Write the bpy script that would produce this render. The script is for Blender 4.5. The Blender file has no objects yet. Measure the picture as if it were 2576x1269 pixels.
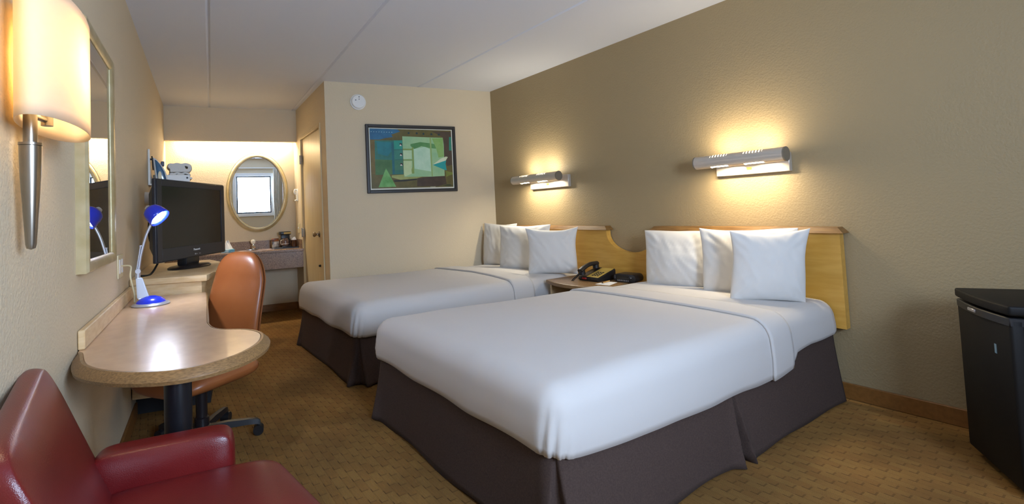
import bpy, bmesh, math, random
from mathutils import Vector, Matrix, Euler, noise
random.seed(7)
PI = math.pi
SC = bpy.context.scene
COL = SC.collection

# ------------------------------------------------------------------ camera
YAW, PITCH, ROLL = 0.5681, 0.0426, -0.0446
CAM_H = 1.1319
FPX = 1213.9
fw = Vector((math.sin(YAW), math.cos(YAW), 0)); rt = Vector((math.cos(YAW), -math.sin(YAW), 0)); zz = Vector((0, 0, 1))
F = fw*math.cos(PITCH) + zz*math.sin(PITCH)
U = -fw*math.sin(PITCH) + zz*math.cos(PITCH)
RX = rt*math.cos(ROLL) + U*math.sin(ROLL)
UY = -rt*math.sin(ROLL) + U*math.cos(ROLL)
cd = bpy.data.cameras.new('camera'); cam = bpy.data.objects.new('camera', cd); COL.objects.link(cam)
cam.matrix_world = Matrix(((RX.x, UY.x, -F.x, 0), (RX.y, UY.y, -F.y, 0), (RX.z, UY.z, -F.z, CAM_H), (0, 0, 0, 1)))
cd.sensor_fit = 'HORIZONTAL'; cd.sensor_width = 36; cd.lens = FPX/2576*36
cd.shift_x = 136.3/2576; cd.shift_y = -157.8/2576; cd.clip_start = 0.02
SC.camera = cam
# ------------------------------------------------------------------ light, exposure
SC.view_settings.view_transform = 'Standard'; SC.view_settings.look = 'None'
SC.view_settings.gamma = 1; SC.view_settings.use_curve_mapping = False
SC.view_settings.exposure = 1.03
W = bpy.data.worlds.new('world'); SC.world = W; W.use_nodes = True
W.node_tree.nodes['Background'].inputs[0].default_value = (0.75, 0.87, 1, 1)
W.node_tree.nodes['Background'].inputs[1].default_value = 1.5

def light(name, kind, loc, energy, color, target=None, size=None, size_y=None, radius=None, spot=None, spread=None):
    d = bpy.data.lights.new(name, kind); d.energy = energy; d.color = color
    if kind == 'AREA':
        d.shape = 'RECTANGLE'; d.size = size; d.size_y = size_y or size
        if spread: d.spread = spread
    elif radius is not None: d.shadow_soft_size = radius
    if spot: d.spot_size = spot; d.spot_blend = 0.6
    o = bpy.data.objects.new(name, d); COL.objects.link(o); o.location = loc
    if target is not None:
        o.rotation_euler = (Vector(target)-Vector(loc)).to_track_quat('-Z', 'Y').to_euler()
    return o

WARM = (1.0, 0.76, 0.42)
# daylight through the window in the wall behind the camera
light('window_daylight', 'AREA', (0.985, -1.16, 1.52), 78, (0.55, 0.72, 1.0), (0.985, 1, 1.45), .86, 1.04)

# ------------------------------------------------------------------ materials
def lin(c):
    if isinstance(c, str):
        c = [int(c[i:i+2], 16)/255 for i in (0, 2, 4)]
    return tuple((x/12.92 if x <= .04045 else ((x+.055)/1.055)**2.4) for x in c)+(1,)

def nn(nt, t, **kw):
    n = nt.nodes.new(t)
    for k, v in kw.items(): setattr(n, k, v)
    return n

def mat(name, col, rough=.5, metal=0, col2=None, nscale=8, stretch=(1, 1, 1), bump=0, bscale=80, bdist=.002, voro=False,
        coat=0, emit=None, estr=0, detail=4, spec=None, sheen=0, trans=0, sss=0):
    m = bpy.data.materials.new(name); m.use_nodes = True; nt = m.node_tree
    b = nt.nodes['Principled BSDF']
    b.inputs['Base Color'].default_value = lin(col); b.inputs['Roughness'].default_value = rough; b.inputs['Metallic'].default_value = metal
    if coat: b.inputs['Coat Weight'].default_value = coat
    if sheen: b.inputs['Sheen Weight'].default_value = sheen
    if trans: b.inputs['Transmission Weight'].default_value = trans
    if spec is not None: b.inputs['Specular IOR Level'].default_value = spec
    if emit: b.inputs['Emission Color'].default_value = lin(emit); b.inputs['Emission Strength'].default_value = estr
    tc = nn(nt, 'ShaderNodeTexCoord')
    if col2:
        mp = nn(nt, 'ShaderNodeMapping'); mp.inputs['Scale'].default_value = stretch
        nt.links.new(tc.outputs['Object'], mp.inputs[0])
        nz = nn(nt, 'ShaderNodeTexNoise'); nz.inputs['Scale'].default_value = nscale; nz.inputs['Detail'].default_value = detail
        nt.links.new(mp.outputs[0], nz.inputs['Vector'])
        r = nn(nt, 'ShaderNodeValToRGB'); r.color_ramp.elements[0].position = .35; r.color_ramp.elements[1].position = .65
        r.color_ramp.elements[0].color = lin(col); r.color_ramp.elements[1].color = lin(col2)
        nt.links.new(nz.outputs['Fac'], r.inputs[0]); nt.links.new(r.outputs[0], b.inputs['Base Color'])
    if bump:
        if voro:
            t = nn(nt, 'ShaderNodeTexVoronoi'); out = t.outputs['Distance']
        else:
            t = nn(nt, 'ShaderNodeTexNoise'); t.inputs['Detail'].default_value = 3; out = t.outputs['Fac']
        t.inputs['Scale'].default_value = bscale
        nt.links.new(tc.outputs['Object'], t.inputs['Vector'])
        bp = nn(nt, 'ShaderNodeBump'); bp.inputs['Strength'].default_value = bump; bp.inputs['Distance'].default_value = bdist
        nt.links.new(out, bp.inputs['Height']); nt.links.new(bp.outputs[0], b.inputs['Normal'])
    return m

M = {}
M['paint_cream'] = mat('paint_cream', 'd6c5a6', .7, bump=.5, bscale=100, bdist=.005)
M['paint_taupe'] = mat('paint_taupe', 'a08c68', .55, bump=.5, bscale=95, bdist=.005)
M['paint_ceiling'] = mat('paint_ceiling', 'e0e4ee', .85, bump=.15, bscale=60)
M['brown_base'] = mat('brown_base', '7d5222', .5, col2='8a5c2a', nscale=6, stretch=(1, 8, 8))
M['maple'] = mat('maple', 'e2c69a', .42, col2='d6b583', nscale=5, stretch=(3, 3, 14))
M['golden'] = mat('golden', 'd6a54e', .38, col2='c8963f', nscale=4, stretch=(6, 1.2, 8))
M['laminate'] = mat('laminate', 'cfae8c', .28, col2='c4a180', nscale=22, stretch=(1, .6, 1), coat=.2)
M['oak'] = mat('oak', '9a764a', .4, col2='775937', nscale=26, stretch=(2.5, 7, 12))
M['crown'] = mat('crown', '8a6535', .45, col2='6d4c24', nscale=8, stretch=(4, 1, 8))
M['linen'] = mat('linen', 'c5c0bb', .85, bump=.12, bscale=420, bdist=.001, sheen=.15)
M['pillow_white'] = mat('pillow_white', 'd6d3ce', .85, bump=.1, bscale=350, bdist=.001, sheen=.15)
M['skirt'] = mat('skirt', '46362f', .95, col2='3c2d27', nscale=180, bump=.3, bscale=500, bdist=.001)
M['red_leather'] = mat('red_leather', '6c1817', .32, col2='601214', nscale=5, bump=.25, bscale=480, bdist=.0008, voro=True)
M['tan_leather'] = mat('tan_leather', '98592f', .34, col2='8d4f27', nscale=4, bump=.1, bscale=300, bdist=.0008, voro=True)
M['black_plastic'] = mat('black_plastic', '1b1a1c', .4)
M['black_matte'] = mat('black_matte', '161416', .7)
M['tv_plastic'] = mat('tv_plastic', '2e2e33', .35, bump=.05, bscale=300)
M['tv_screen'] = mat('tv_screen', '1d1b19', .22)
M['nickel'] = mat('nickel', 'a89f92', .33, 1, col2='958c7f', nscale=30, stretch=(1, 1, .1))
M['steel'] = mat('steel', 'cfc6ba', .36, .4, col2='bfb6aa', nscale=40, stretch=(30, .6, 30))
M['gold_frame'] = mat('gold_frame', 'cdc09a', .4, .45, col2='bbac80', nscale=14)
M['mirror'] = mat('mirror', 'f2f4f4', .0, 1)
M['white_plastic'] = mat('white_plastic', 'ecebe6', .4)
M['cream_plastic'] = mat('cream_plastic', 'e3d6ae', .4)
M['silver_paint'] = mat('silver_paint', 'b9bcc4', .3, .6)
M['blue_paint'] = mat('blue_paint', '1c33c8', .25, coat=.4)
M['granite'] = mat('granite', 'b0937a', .25, col2='715a4a', nscale=130, detail=6)
M['door_paint'] = mat('door_paint', 'dac79c', .4, col2='d2bd90', nscale=6, stretch=(5, 5, .5))
M['chrome'] = mat('chrome', 'd0d0d0', .12, 1)
M['white_ceramic'] = mat('white_ceramic', 'f0eee8', .15)
M['dark_frame'] = mat('dark_frame', '312e2c', .4)
M['mat_board'] = mat('mat_board', 'e6e6d6', .8)
M['fridge'] = mat('fridge', '120f0d', .6, spec=.25, bump=.12, bscale=260)
M['towel'] = mat('towel', 'eeeae2', .95, bump=.8, bscale=300, bdist=.003)
M['glass_dark'] = mat('glass_dark', '50301c', .05, coat=.5)
M['paper'] = mat('paper', 'f2f2f0', .8)
M['phone_gold'] = mat('phone_gold', 'b79a4a', .4)
M['red_lens'] = mat('red_lens', '8a1a1a', .2)
M['bulb_warm'] = mat('bulb_warm', 'ffffff', .5, emit='fff0d0', estr=22)
M['bulb_cool'] = mat('bulb_cool', 'ffffff', .5, emit='e4ecff', estr=30)
M['cable_black'] = mat('cable_black', '101010', .5)

def shade_material():
    m = bpy.data.materials.new('lamp_shade_linen'); m.use_nodes = True; nt = m.node_tree
    nt.nodes.remove(nt.nodes['Principled BSDF']); out = nt.nodes['Material Output']
    d = nn(nt, 'ShaderNodeBsdfDiffuse'); d.inputs[0].default_value = lin('f2e8d8')
    t = nn(nt, 'ShaderNodeBsdfTranslucent'); t.inputs[0].default_value = lin('fbe9c8')
    mx = nn(nt, 'ShaderNodeMixShader'); mx.inputs[0].default_value = .5
    nt.links.new(d.outputs[0], mx.inputs[1]); nt.links.new(t.outputs[0], mx.inputs[2]); nt.links.new(mx.outputs[0], out.inputs[0])
    return m
M['shade'] = shade_material()

def carpet_material():
    m = bpy.data.materials.new('carpet'); m.use_nodes = True; nt = m.node_tree; b = nt.nodes['Principled BSDF']
    b.inputs['Roughness'].default_value = 1; b.inputs['Specular IOR Level'].default_value = .1
    tc = nn(nt, 'ShaderNodeTexCoord'); mp = nn(nt, 'ShaderNodeMapping'); mp.inputs['Rotation'].default_value = (0, 0, PI/2)
    nt.links.new(tc.outputs['Object'], mp.inputs[0])
    sp = nn(nt, 'ShaderNodeSeparateXYZ'); nt.links.new(tc.outputs['Object'], sp.inputs[0])
    def mth(op, a, b=None, c=None):
        m_ = nn(nt, 'ShaderNodeMath', operation=op)
        for i_, v_ in enumerate((a, b, c)):
            if v_ is None: continue
            if isinstance(v_, (int, float)): m_.inputs[i_].default_value = v_
            else: nt.links.new(v_, m_.inputs[i_])
        return m_.outputs[0]
    xr = mth('DIVIDE', sp.outputs[0], .037); row = mth('FLOOR', xr); fx_ = mth('FRACT', xr)
    wn_ = nn(nt, 'ShaderNodeTexWhiteNoise', noise_dimensions='1D'); nt.links.new(row, wn_.inputs['W'])
    yy = mth('ADD', mth('DIVIDE', sp.outputs[1], .092), mth('ADD', mth('MULTIPLY', row, .43), mth('MULTIPLY', wn_.outputs[0], .18)))
    fy_ = mth('FRACT', yy)
    edge_ = mth('GREATER_THAN', .11, fx_); dash = mth('MULTIPLY', edge_, mth('GREATER_THAN', .30, fy_))
    endm = mth('MULTIPLY', mth('GREATER_THAN', .075, fy_), mth('GREATER_THAN', .8, fx_))
    mark = mth('MAXIMUM', dash, mth('MULTIPLY', endm, .55)); mark2 = mth('MAXIMUM', mark, mth('MULTIPLY', edge_, .22))
    brc = nn(nt, 'ShaderNodeMixRGB'); brc.inputs[2].default_value = lin('65492a')
    nt.links.new(mark2, brc.inputs[0])
    w2 = nn(nt, 'ShaderNodeTexWhiteNoise', noise_dimensions='2D'); cmb = nn(nt, 'ShaderNodeCombineXYZ')
    nt.links.new(row, cmb.inputs[0]); nt.links.new(mth('FLOOR', yy), cmb.inputs[1]); nt.links.new(cmb.outputs[0], w2.inputs['Vector'])
    tone = nn(nt, 'ShaderNodeMixRGB'); tone.inputs[1].default_value = lin('8c6639'); tone.inputs[2].default_value = lin('94703f')
    nt.links.new(w2.outputs[0], tone.inputs[0]); nt.links.new(tone.outputs[0], brc.inputs[1])
    nz = nn(nt, 'ShaderNodeTexNoise'); nz.inputs['Scale'].default_value = 2.2; nz.inputs['Detail'].default_value = 3
    nt.links.new(tc.outputs['Object'], nz.inputs['Vector'])
    rp = nn(nt, 'ShaderNodeValToRGB'); rp.color_ramp.elements[0].position = .38; rp.color_ramp.elements[1].position = .66
    rp.color_ramp.elements[0].color = (.72, .72, .72, 1); rp.color_ramp.elements[1].color = (1.15, 1.12, 1.05, 1)
    nt.links.new(nz.outputs['Fac'], rp.inputs[0])
    mu = nn(nt, 'ShaderNodeMixRGB', blend_type='MULTIPLY'); mu.inputs[0].default_value = 1
    nt.links.new(brc.outputs[0], mu.inputs[1]); nt.links.new(rp.outputs[0], mu.inputs[2])
    n2 = nn(nt, 'ShaderNodeTexNoise'); n2.inputs['Scale'].default_value = 350; nt.links.new(tc.outputs['Object'], n2.inputs['Vector'])
    r2 = nn(nt, 'ShaderNodeValToRGB'); r2.color_ramp.elements[0].color = (.6, .6, .6, 1); r2.color_ramp.elements[1].color = (1.3, 1.3, 1.3, 1)
    nt.links.new(n2.outputs['Fac'], r2.inputs[0])
    m2 = nn(nt, 'ShaderNodeMixRGB', blend_type='MULTIPLY'); m2.inputs[0].default_value = .6
    nt.links.new(mu.outputs[0], m2.inputs[1]); nt.links.new(r2.outputs[0], m2.inputs[2]); nt.links.new(m2.outputs[0], b.inputs['Base Color'])
    rib = mth('MULTIPLY', mth('SINE', mth('MULTIPLY', sp.outputs[0], 1100.0)), .12)
    ad = nn(nt, 'ShaderNodeMath', operation='SUBTRACT'); nt.links.new(rib, ad.inputs[0]); nt.links.new(mark2, ad.inputs[1])
    bp = nn(nt, 'ShaderNodeBump'); bp.inputs['Strength'].default_value = .7; bp.inputs['Distance'].default_value = .006
    nt.links.new(ad.outputs[0], bp.inputs['Height']); nt.links.new(bp.outputs[0], b.inputs['Normal'])
    return m
M['carpet'] = carpet_material()

# ------------------------------------------------------------------ mesh helpers
def thing(name, label, cat, loc=(0, 0, 0), rz=0, group=None):
    o = bpy.data.objects.new(name, None); COL.objects.link(o); o.location = loc; o.rotation_euler = (0, 0, rz)
    o.empty_display_size = .1; o['label'] = label; o['category'] = cat
    if group: o['group'] = group
    return o

def tag(o, label, cat, group=None):
    o['label'] = label; o['category'] = cat
    if group: o['group'] = group
    return o

def root_matrix(p):
    r = p
    while r.parent: r = r.parent
    return Matrix.LocRotScale(r.location, r.rotation_euler, None)

class MB:
    def __init__(s): s.bm = bmesh.new()
    def add(s, verts, faces, X=None):
        vs = [s.bm.verts.new(X @ Vector(v) if X else v) for v in verts]
        for f in faces:
            try: s.bm.faces.new([vs[i] for i in f])
            except ValueError: pass
        return vs
    def box(s, lo, hi, bev=0, seg=2, X=None):
        t = bmesh.new(); r = bmesh.ops.create_cube(t, size=1)
        for v in t.verts:
            v.co = Vector(((lo[i]+hi[i])/2 + v.co[i]*(hi[i]-lo[i]) for i in range(3)))
        if bev: bmesh.ops.bevel(t, geom=t.edges[:], offset=bev, segments=seg, profile=.5, affect='EDGES')
        s.merge(t, X); return s
    def merge(s, t, X=None):
        t.verts.index_update()
        s.add([v.co.copy() for v in t.verts], [[v.index for v in f.verts] for f in t.faces], X); t.free()
    def prism(s, poly, z0, z1, bev=0, seg=2, X=None):
        t = bmesh.new(); n = len(poly)
        a = [t.verts.new((x, y, z0)) for x, y in poly]; b = [t.verts.new((x, y, z1)) for x, y in poly]
        t.faces.new(a[::-1]); t.faces.new(b)
        for i in range(n): t.faces.new((a[i], a[(i+1) % n], b[(i+1) % n], b[i]))
        bmesh.ops.recalc_face_normals(t, faces=t.faces[:])
        if bev: bmesh.ops.bevel(t, geom=t.edges[:], offset=bev, segments=seg, profile=.5, affect='EDGES')
        s.merge(t, X); return s
    def tube(s, pts, r, n=12, caps=True, X=None, flat=1):
        pts = [Vector(p) for p in pts]; N = len(pts); rs = r if isinstance(r, (list, tuple)) else [r]*N
        vs = []; up = None
        for i, p in enumerate(pts):
            d = (pts[min(i+1, N-1)]-pts[max(i-1, 0)]).normalized()
            if up is None:
                up = Vector((0, 0, 1)) if abs(d.z) < .9 else Vector((1, 0, 0))
            sx = d.cross(up).normalized(); up = sx.cross(d).normalized()
            for k in range(n):
                a = 2*PI*k/n; vs.append(p + (sx*math.cos(a)+up*math.sin(a)*flat)*rs[i])
        fs = []
        for i in range(N-1):
            for k in range(n):
                fs.append((i*n+k, i*n+(k+1) % n, (i+1)*n+(k+1) % n, (i+1)*n+k))
        if caps: fs.append(tuple(range(n))[::-1]); fs.append(tuple((N-1)*n+k for k in range(n)))
        s.add(vs, fs, X); return s
    def lathe(s, prof, c=(0, 0, 0), n=32, X=None, sx=1, sy=1, caps=True):
        vs = []; fs = []; N = len(prof)
        for r, z in prof:
            for k in range(n):
                a = 2*PI*k/n; vs.append((c[0]+r*sx*math.cos(a), c[1]+r*sy*math.sin(a), c[2]+z))
        for i in range(N-1):
            for k in range(n): fs.append((i*n+k, i*n+(k+1) % n, (i+1)*n+(k+1) % n, (i+1)*n+k))
        if caps:
            if prof[0][0] > 1e-6: fs.append(tuple(range(n))[::-1])
            if prof[-1][0] > 1e-6: fs.append(tuple((N-1)*n+k for k in range(n)))
        s.add(vs, fs, X); return s
    def grid(s, nu, nv, fn, X=None, closeu=False, flip=False):
        vs = [fn(i/(nu if closeu else nu-1), j/(nv-1)) for j in range(nv) for i in range(nu)]
        fs = []
        for j in range(nv-1):
            for i in range(nu if closeu else nu-1):
                q = (j*nu+i, j*nu+(i+1) % nu, (j+1)*nu+(i+1) % nu, (j+1)*nu+i)
                fs.append(q[::-1] if flip else q)
        s.add(vs, fs, X); return s
    def pad(s, a, b, n, T, p=5, q=2.2, shape=None, nr=14, na=72, back=True, X=None, Tb=None):
        """upholstered pad in its XZ plane, thickness along Y; shape(x, z, side) -> moved Vector"""
        Tb = T if Tb is None else Tb
        def pt(r, th, side):
            c, sn = math.cos(th), math.sin(th)
            R = (abs(c)**n+abs(sn)**n)**(-1/n)
            x, z = a*r*R*c, b*r*R*sn
            t = (max(0, 1-r**p))**(1/q)*(T if side > 0 else Tb)
            v = Vector((x, -side*t, z))
            return shape(v) if shape else v
        rr = [math.sin(PI/2*i/nr) for i in range(nr+1)]
        vs = []; fs = []
        for side in (1, -1):
            base = len(vs); vs.append(pt(0, 0, side))
            for i in range(1, nr+1):
                for k in range(na): vs.append(pt(rr[i], 2*PI*k/na, side))
            for k in range(na):
                f = (base, base+1+k, base+1+(k+1) % na); fs.append(f if side > 0 else f[::-1])
            for i in range(nr-1):
                for k in range(na):
                    f = (base+1+i*na+k, base+1+(i+1)*na+k, base+1+(i+1)*na+(k+1) % na, base+1+i*na+(k+1) % na)
                    fs.append(f if side > 0 else f[::-1])
        s.add(vs, fs, X); return s
    def weld(s, d=1e-5): bmesh.ops.remove_doubles(s.bm, verts=s.bm.verts[:], dist=d); return s
    def build(s, name, material, parent=None, smooth=True, local=False, angle=40, recalc=True, sub=0, solid=0):
        bm = s.bm
        if recalc: bmesh.ops.recalc_face_normals(bm, faces=bm.faces[:])
        me = bpy.data.meshes.new(name)
        loc = None
        if parent is not None and not local:
            inv = root_matrix(parent).inverted(); bm.transform(inv)
        elif parent is None:
            lo = Vector((min(v.co[i] for v in bm.verts) for i in range(3))); hi = Vector((max(v.co[i] for v in bm.verts) for i in range(3)))
            loc = Vector(((lo.x+hi.x)/2, (lo.y+hi.y)/2, lo.z)); bm.transform(Matrix.Translation(-loc))
        bm.to_mesh(me); bm.free()
        mats = material if isinstance(material, list) else [material]
        for m in mats: me.materials.append(M[m] if isinstance(m, str) else m)
        if smooth:
            me.polygons.foreach_set('use_smooth', [True]*len(me.polygons))
            me.set_sharp_from_angle(angle=math.radians(angle))
        o = bpy.data.objects.new(name, me); COL.objects.link(o)
        if parent is not None: o.parent = parent
        elif loc is not None: o.location = loc
        if solid:
            md = o.modifiers.new('solid', 'SOLIDIFY'); md.thickness = solid; md.offset = 0
        if sub:
            md = o.modifiers.new('sub', 'SUBSURF'); md.levels = sub; md.render_levels = sub
        return o

def struct(name, mb, m, parent=None, **kw):
    o = mb.build(name, m, parent, **kw)
    if parent is None: o['kind'] = 'structure'
    return o

def rbox(lo, hi, bev=0, seg=2): return MB().box(lo, hi, bev, seg)
def bez(pts, n=24):
    """smooth Catmull-Rom polyline through the points"""
    P = [Vector(p) for p in pts]; out = []
    P = [P[0]*2-P[1]]+P+[P[-1]*2-P[-2]]
    for i in range(1, len(P)-2):
        for k in range(n):
            t = k/n; a, b, c, d = P[i-1], P[i], P[i+1], P[i+2]
            out.append(.5*((2*b)+(c-a)*t+(2*a-5*b+4*c-d)*t*t+(3*b-a-3*c+d)*t**3))
    out.append(P[-2]); return out

def frame_x(origin, xdir, zdir=(0, 0, 1)):
    """matrix whose X axis is xdir, Z as near zdir as possible"""
    x = Vector(xdir).normalized(); z = Vector(zdir); z = (z - x*z.dot(x)).normalized(); y = z.cross(x)
    return Matrix(((x.x, y.x, z.x, origin[0]), (x.y, y.y, z.y, origin[1]), (x.z, y.z, z.z, origin[2]), (0, 0, 0, 1)))

CE = 2.44
def LX(y): return -0.106 + 0.08383*(y-3.34)          # left wall
LT = Vector((0.08354, 0.9965, 0)); LN = Vector((0.9965, -0.08354, 0))
def PYw(x): return 4.58 - 0.15625*(x-1.438)          # closet front wall
def WX(y): return 1.438 + 0.0583*(y-4.58)            # closet side wall
def VY(x): return 6.20 - 0.1763*(x-1.503)            # vanity wall
def SY(x): return 6.0 - 0.1763*(x-1.52)              # soffit front

# ------------------------------------------------------------------ the room
struct('floor', MB().box((-1, -1.6, -.05), (3.6, 7, 0)), 'carpet')
mb = MB()
def groove(x, y0, y1, xa, xb):
    pass
# ceiling of long panels with shallow V joints between them
seams = [(lambda y: .303+.095*(y-3.135)), (lambda y: 1.247+.0705*(y-2.66)), (lambda y: 2.376+.0045*(y-2.09))]
def ceiling():
    b = MB(); y0, y1 = -1.6, 7; g = .014
    cols = [lambda y: -1.2]
    for f in seams:
        cols += [lambda y, f=f: f(y)-g, lambda y, f=f: f(y), lambda y, f=f: f(y)+g]
    cols.append(lambda y: 3.7)
    zs = [0]+[0, .012, 0]*3+[0]
    vs = []
    for y in (y0, y1):
        for c, z in zip(cols, zs): vs.append((c(y), y, CE+z))
    n = len(cols); fs = [(i, i+1, n+i+1, n+i) for i in range(n-1)]
    k = len(vs); vs += [(-1.2, y0, CE+.1), (3.7, y0, CE+.1), (-1.2, y1, CE+.1), (3.7, y1, CE+.1)]
    fs.append((k, k+2, k+3, k+1))
    b.add(vs, fs); return struct('ceiling', b, 'paint_ceiling', smooth=False)
ceiling()
struct('wall_left', MB().prism([(LX(-1.6), -1.6), (LX(7), 7), (LX(7)-.12, 7), (LX(-1.6)-.12, -1.6)], 0, CE), 'paint_cream', smooth=False)
struct('wall_right', MB().box((3.23, -1.6, 0), (3.35, 4.6, CE)), 'paint_taupe', smooth=False)
struct('wall_closet_front', MB().prism([(1.438, PYw(1.438)), (3.24, PYw(3.24)), (3.24, PYw(3.24)+.1), (1.545, PYw(1.545)+.1), (1.448, 4.75)], 0, CE), 'paint_cream', smooth=False)
b = MB()
def wpiece(ya, yb, za, zb): b.prism([(WX(ya), ya), (WX(ya)+.1, ya), (WX(yb)+.1, yb), (WX(yb), yb)], za, zb)
wpiece(4.75, 4.80, 0, CE); wpiece(5.76, 6.32, 0, CE); wpiece(4.80, 5.76, 2.05, CE)
struct('wall_closet_side', b, 'paint_cream', smooth=False)
struct('wall_vanity', MB().prism([(0, VY(0)), (1.66, VY(1.66)), (1.66, VY(1.66)+.1), (0, VY(0)+.1)], 0, CE), 'paint_cream', smooth=False)
struct('soffit', MB().prism([(LX(6.3)-.02, SY(LX(6.3))), (1.53, SY(1.53)), (1.53, SY(1.53)+.06), (LX(6.3)-.02, SY(LX(6.3))+.06)], 2.05, CE), 'paint_cream', smooth=False)
# rear wall with its window (seen in the oval mirror)
b = MB()
wx0, wx1, wz0, wz1 = .55, 1.38, 1.02, 1.98
b.box((-.6, -1.2, 0), (wx0, -1.1, CE)); b.box((wx1, -1.2, 0), (3.3, -1.1, CE)); b.box((wx0, -1.2, 0), (wx1, -1.1, wz0)); b.box((wx0, -1.2, wz1), (wx1, -1.1, CE))
struct('wall_rear', b, 'paint_cream', smooth=False)
b = MB(); t = .03
for lo, hi in (((wx0, wz0), (wx0+t, wz1)), ((wx1-t, wz0), (wx1, wz1)), ((wx0+t, wz0), (wx1-t, wz0+t)), ((wx0+t, wz1-t), (wx1-t, wz1))):
    b.box((lo[0], -1.14, lo[1]), (hi[0], -1.095, hi[1]))
win = struct('window_1', b, mat('window_dark', '22303a', .4), smooth=False)
b = MB()
for lo, hi in (((wx0-.08, wz0-.08), (wx0, wz1+.08)), ((wx1, wz0-.08), (wx1+.08, wz1+.08)), ((wx0, wz0-.08), (wx1, wz0)), ((wx0, wz1), (wx1, wz1+.08))):
    b.box((lo[0], -1.1, lo[1]), (hi[0], -1.075, hi[1]), .004)
struct('window_frame', b, 'white_plastic', win, smooth=False)
b = MB()
for i in range(1, 27): b.box((wx0+.03*i+.02, -1.128, wz0+.03), (wx0+.03*i+.026, -1.122, wz0+.42))
for i in range(1, 13): b.box((wx0+.03, -1.128, wz0+.03+.03*i), (wx1-.03, -1.122, wz0+.036+.03*i))
struct('grille', b, mat('grille_grey', '2c3844', .5), win, smooth=False)
# curtain
b = MB(); prof = []
def cur(u, v):
    return Vector((1.44+.16*u+.004*math.sin(9*v), -1.02+.022*math.sin(u*2*PI*4+.6*v), .62+1.56*v))
ct = thing('curtain', 'pale pleated curtain on a slim rail at the side of the rear window', 'curtain', (1.52, -1.02, .62))
b.grid(60, 20, cur); b.build('panel', mat('curtain_cloth', 'e4dccb', .9), ct, solid=.004)
rbox((.42, -1.06, 2.185), (1.7, -1.035, 2.205)).build('curtain_rail', 'white_plastic', ct)

def baseboard(name, pts, side, h=.085, t=.014):
    b = MB()
    for (x0, y0), (x1, y1) in zip(pts, pts[1:]):
        d = Vector((x1-x0, y1-y0)).normalized(); n = Vector((-d.y, d.x))*side*t
        b.prism([(x0, y0), (x1, y1), (x1+n.x, y1+n.y), (x0+n.x, y0+n.y)], 0, h, .003, 1)
    return struct(name, b, 'brown_base', smooth=False)
baseboard('baseboard_right', [(3.23, -1.1), (3.23, 4.29)], 1)
baseboard('baseboard_left', [(LX(-1.1), -1.1), (LX(3.48), 3.48)], -1)
baseboard('baseboard_vanity', [(.15, VY(.15)), (1.525, VY(1.525))], -1)
baseboard('baseboard_closet', [(WX(5.80), 5.80), (WX(6.18), 6.18)], 1)

# closet door
b = MB(); b.prism([(WX(4.82)+.012, 4.82), (WX(5.74)+.012, 5.74), (WX(5.74)+.047, 5.74), (WX(4.82)+.047, 4.82)], .012, 2.03)
door = struct('door_1', b, 'door_paint', smooth=False)
b = MB()
for ya, yb, za, zb in ((4.775, 4.818, 0, 2.07), (5.742, 5.785, 0, 2.07), (4.818, 5.742, 2.034, 2.07)):
    b.prism([(WX(ya)-.012, ya), (WX(ya)+.05, ya), (WX(yb)+.05, yb), (WX(yb)-.012, yb)], za, zb, .003, 1)
struct('door_frame', b, 'door_paint', door, smooth=False)
for z in (1.80, .95, .22):
    b = MB(); y = 5.74; b.box((WX(y)-.018, y-.03, z-.05), (WX(y)-.002, y+.02, z+.05), .002, 1); b.tube([(WX(y)-.02, y, z-.052), (WX(y)-.02, y, z+.052)], .007, 10)
    b.build('hinge', 'nickel', door)
b = MB(); X = frame_x((WX(5.02)+.012, 5.02, .945), (0, 1, 0), (-1, .058, 0))
b.lathe([(0, 0), (.032, 0), (.032, .006), (.013, .012), (.011, .03), (.02, .038), (.027, .05), (.027, .058), (.018, .066), (0, .068)], n=28, X=X)
b.build('knob', 'nickel', door)
b = MB(); X = frame_x((WX(5.0)+.012, 5.0, .62), (0, 1, 0), (-1, .058, 0)); b.lathe([(0, 0), (.012, 0), (.01, .02), (0, .022)], n=16, X=X)
b.build('door_bumper', 'black_plastic', door)

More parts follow.
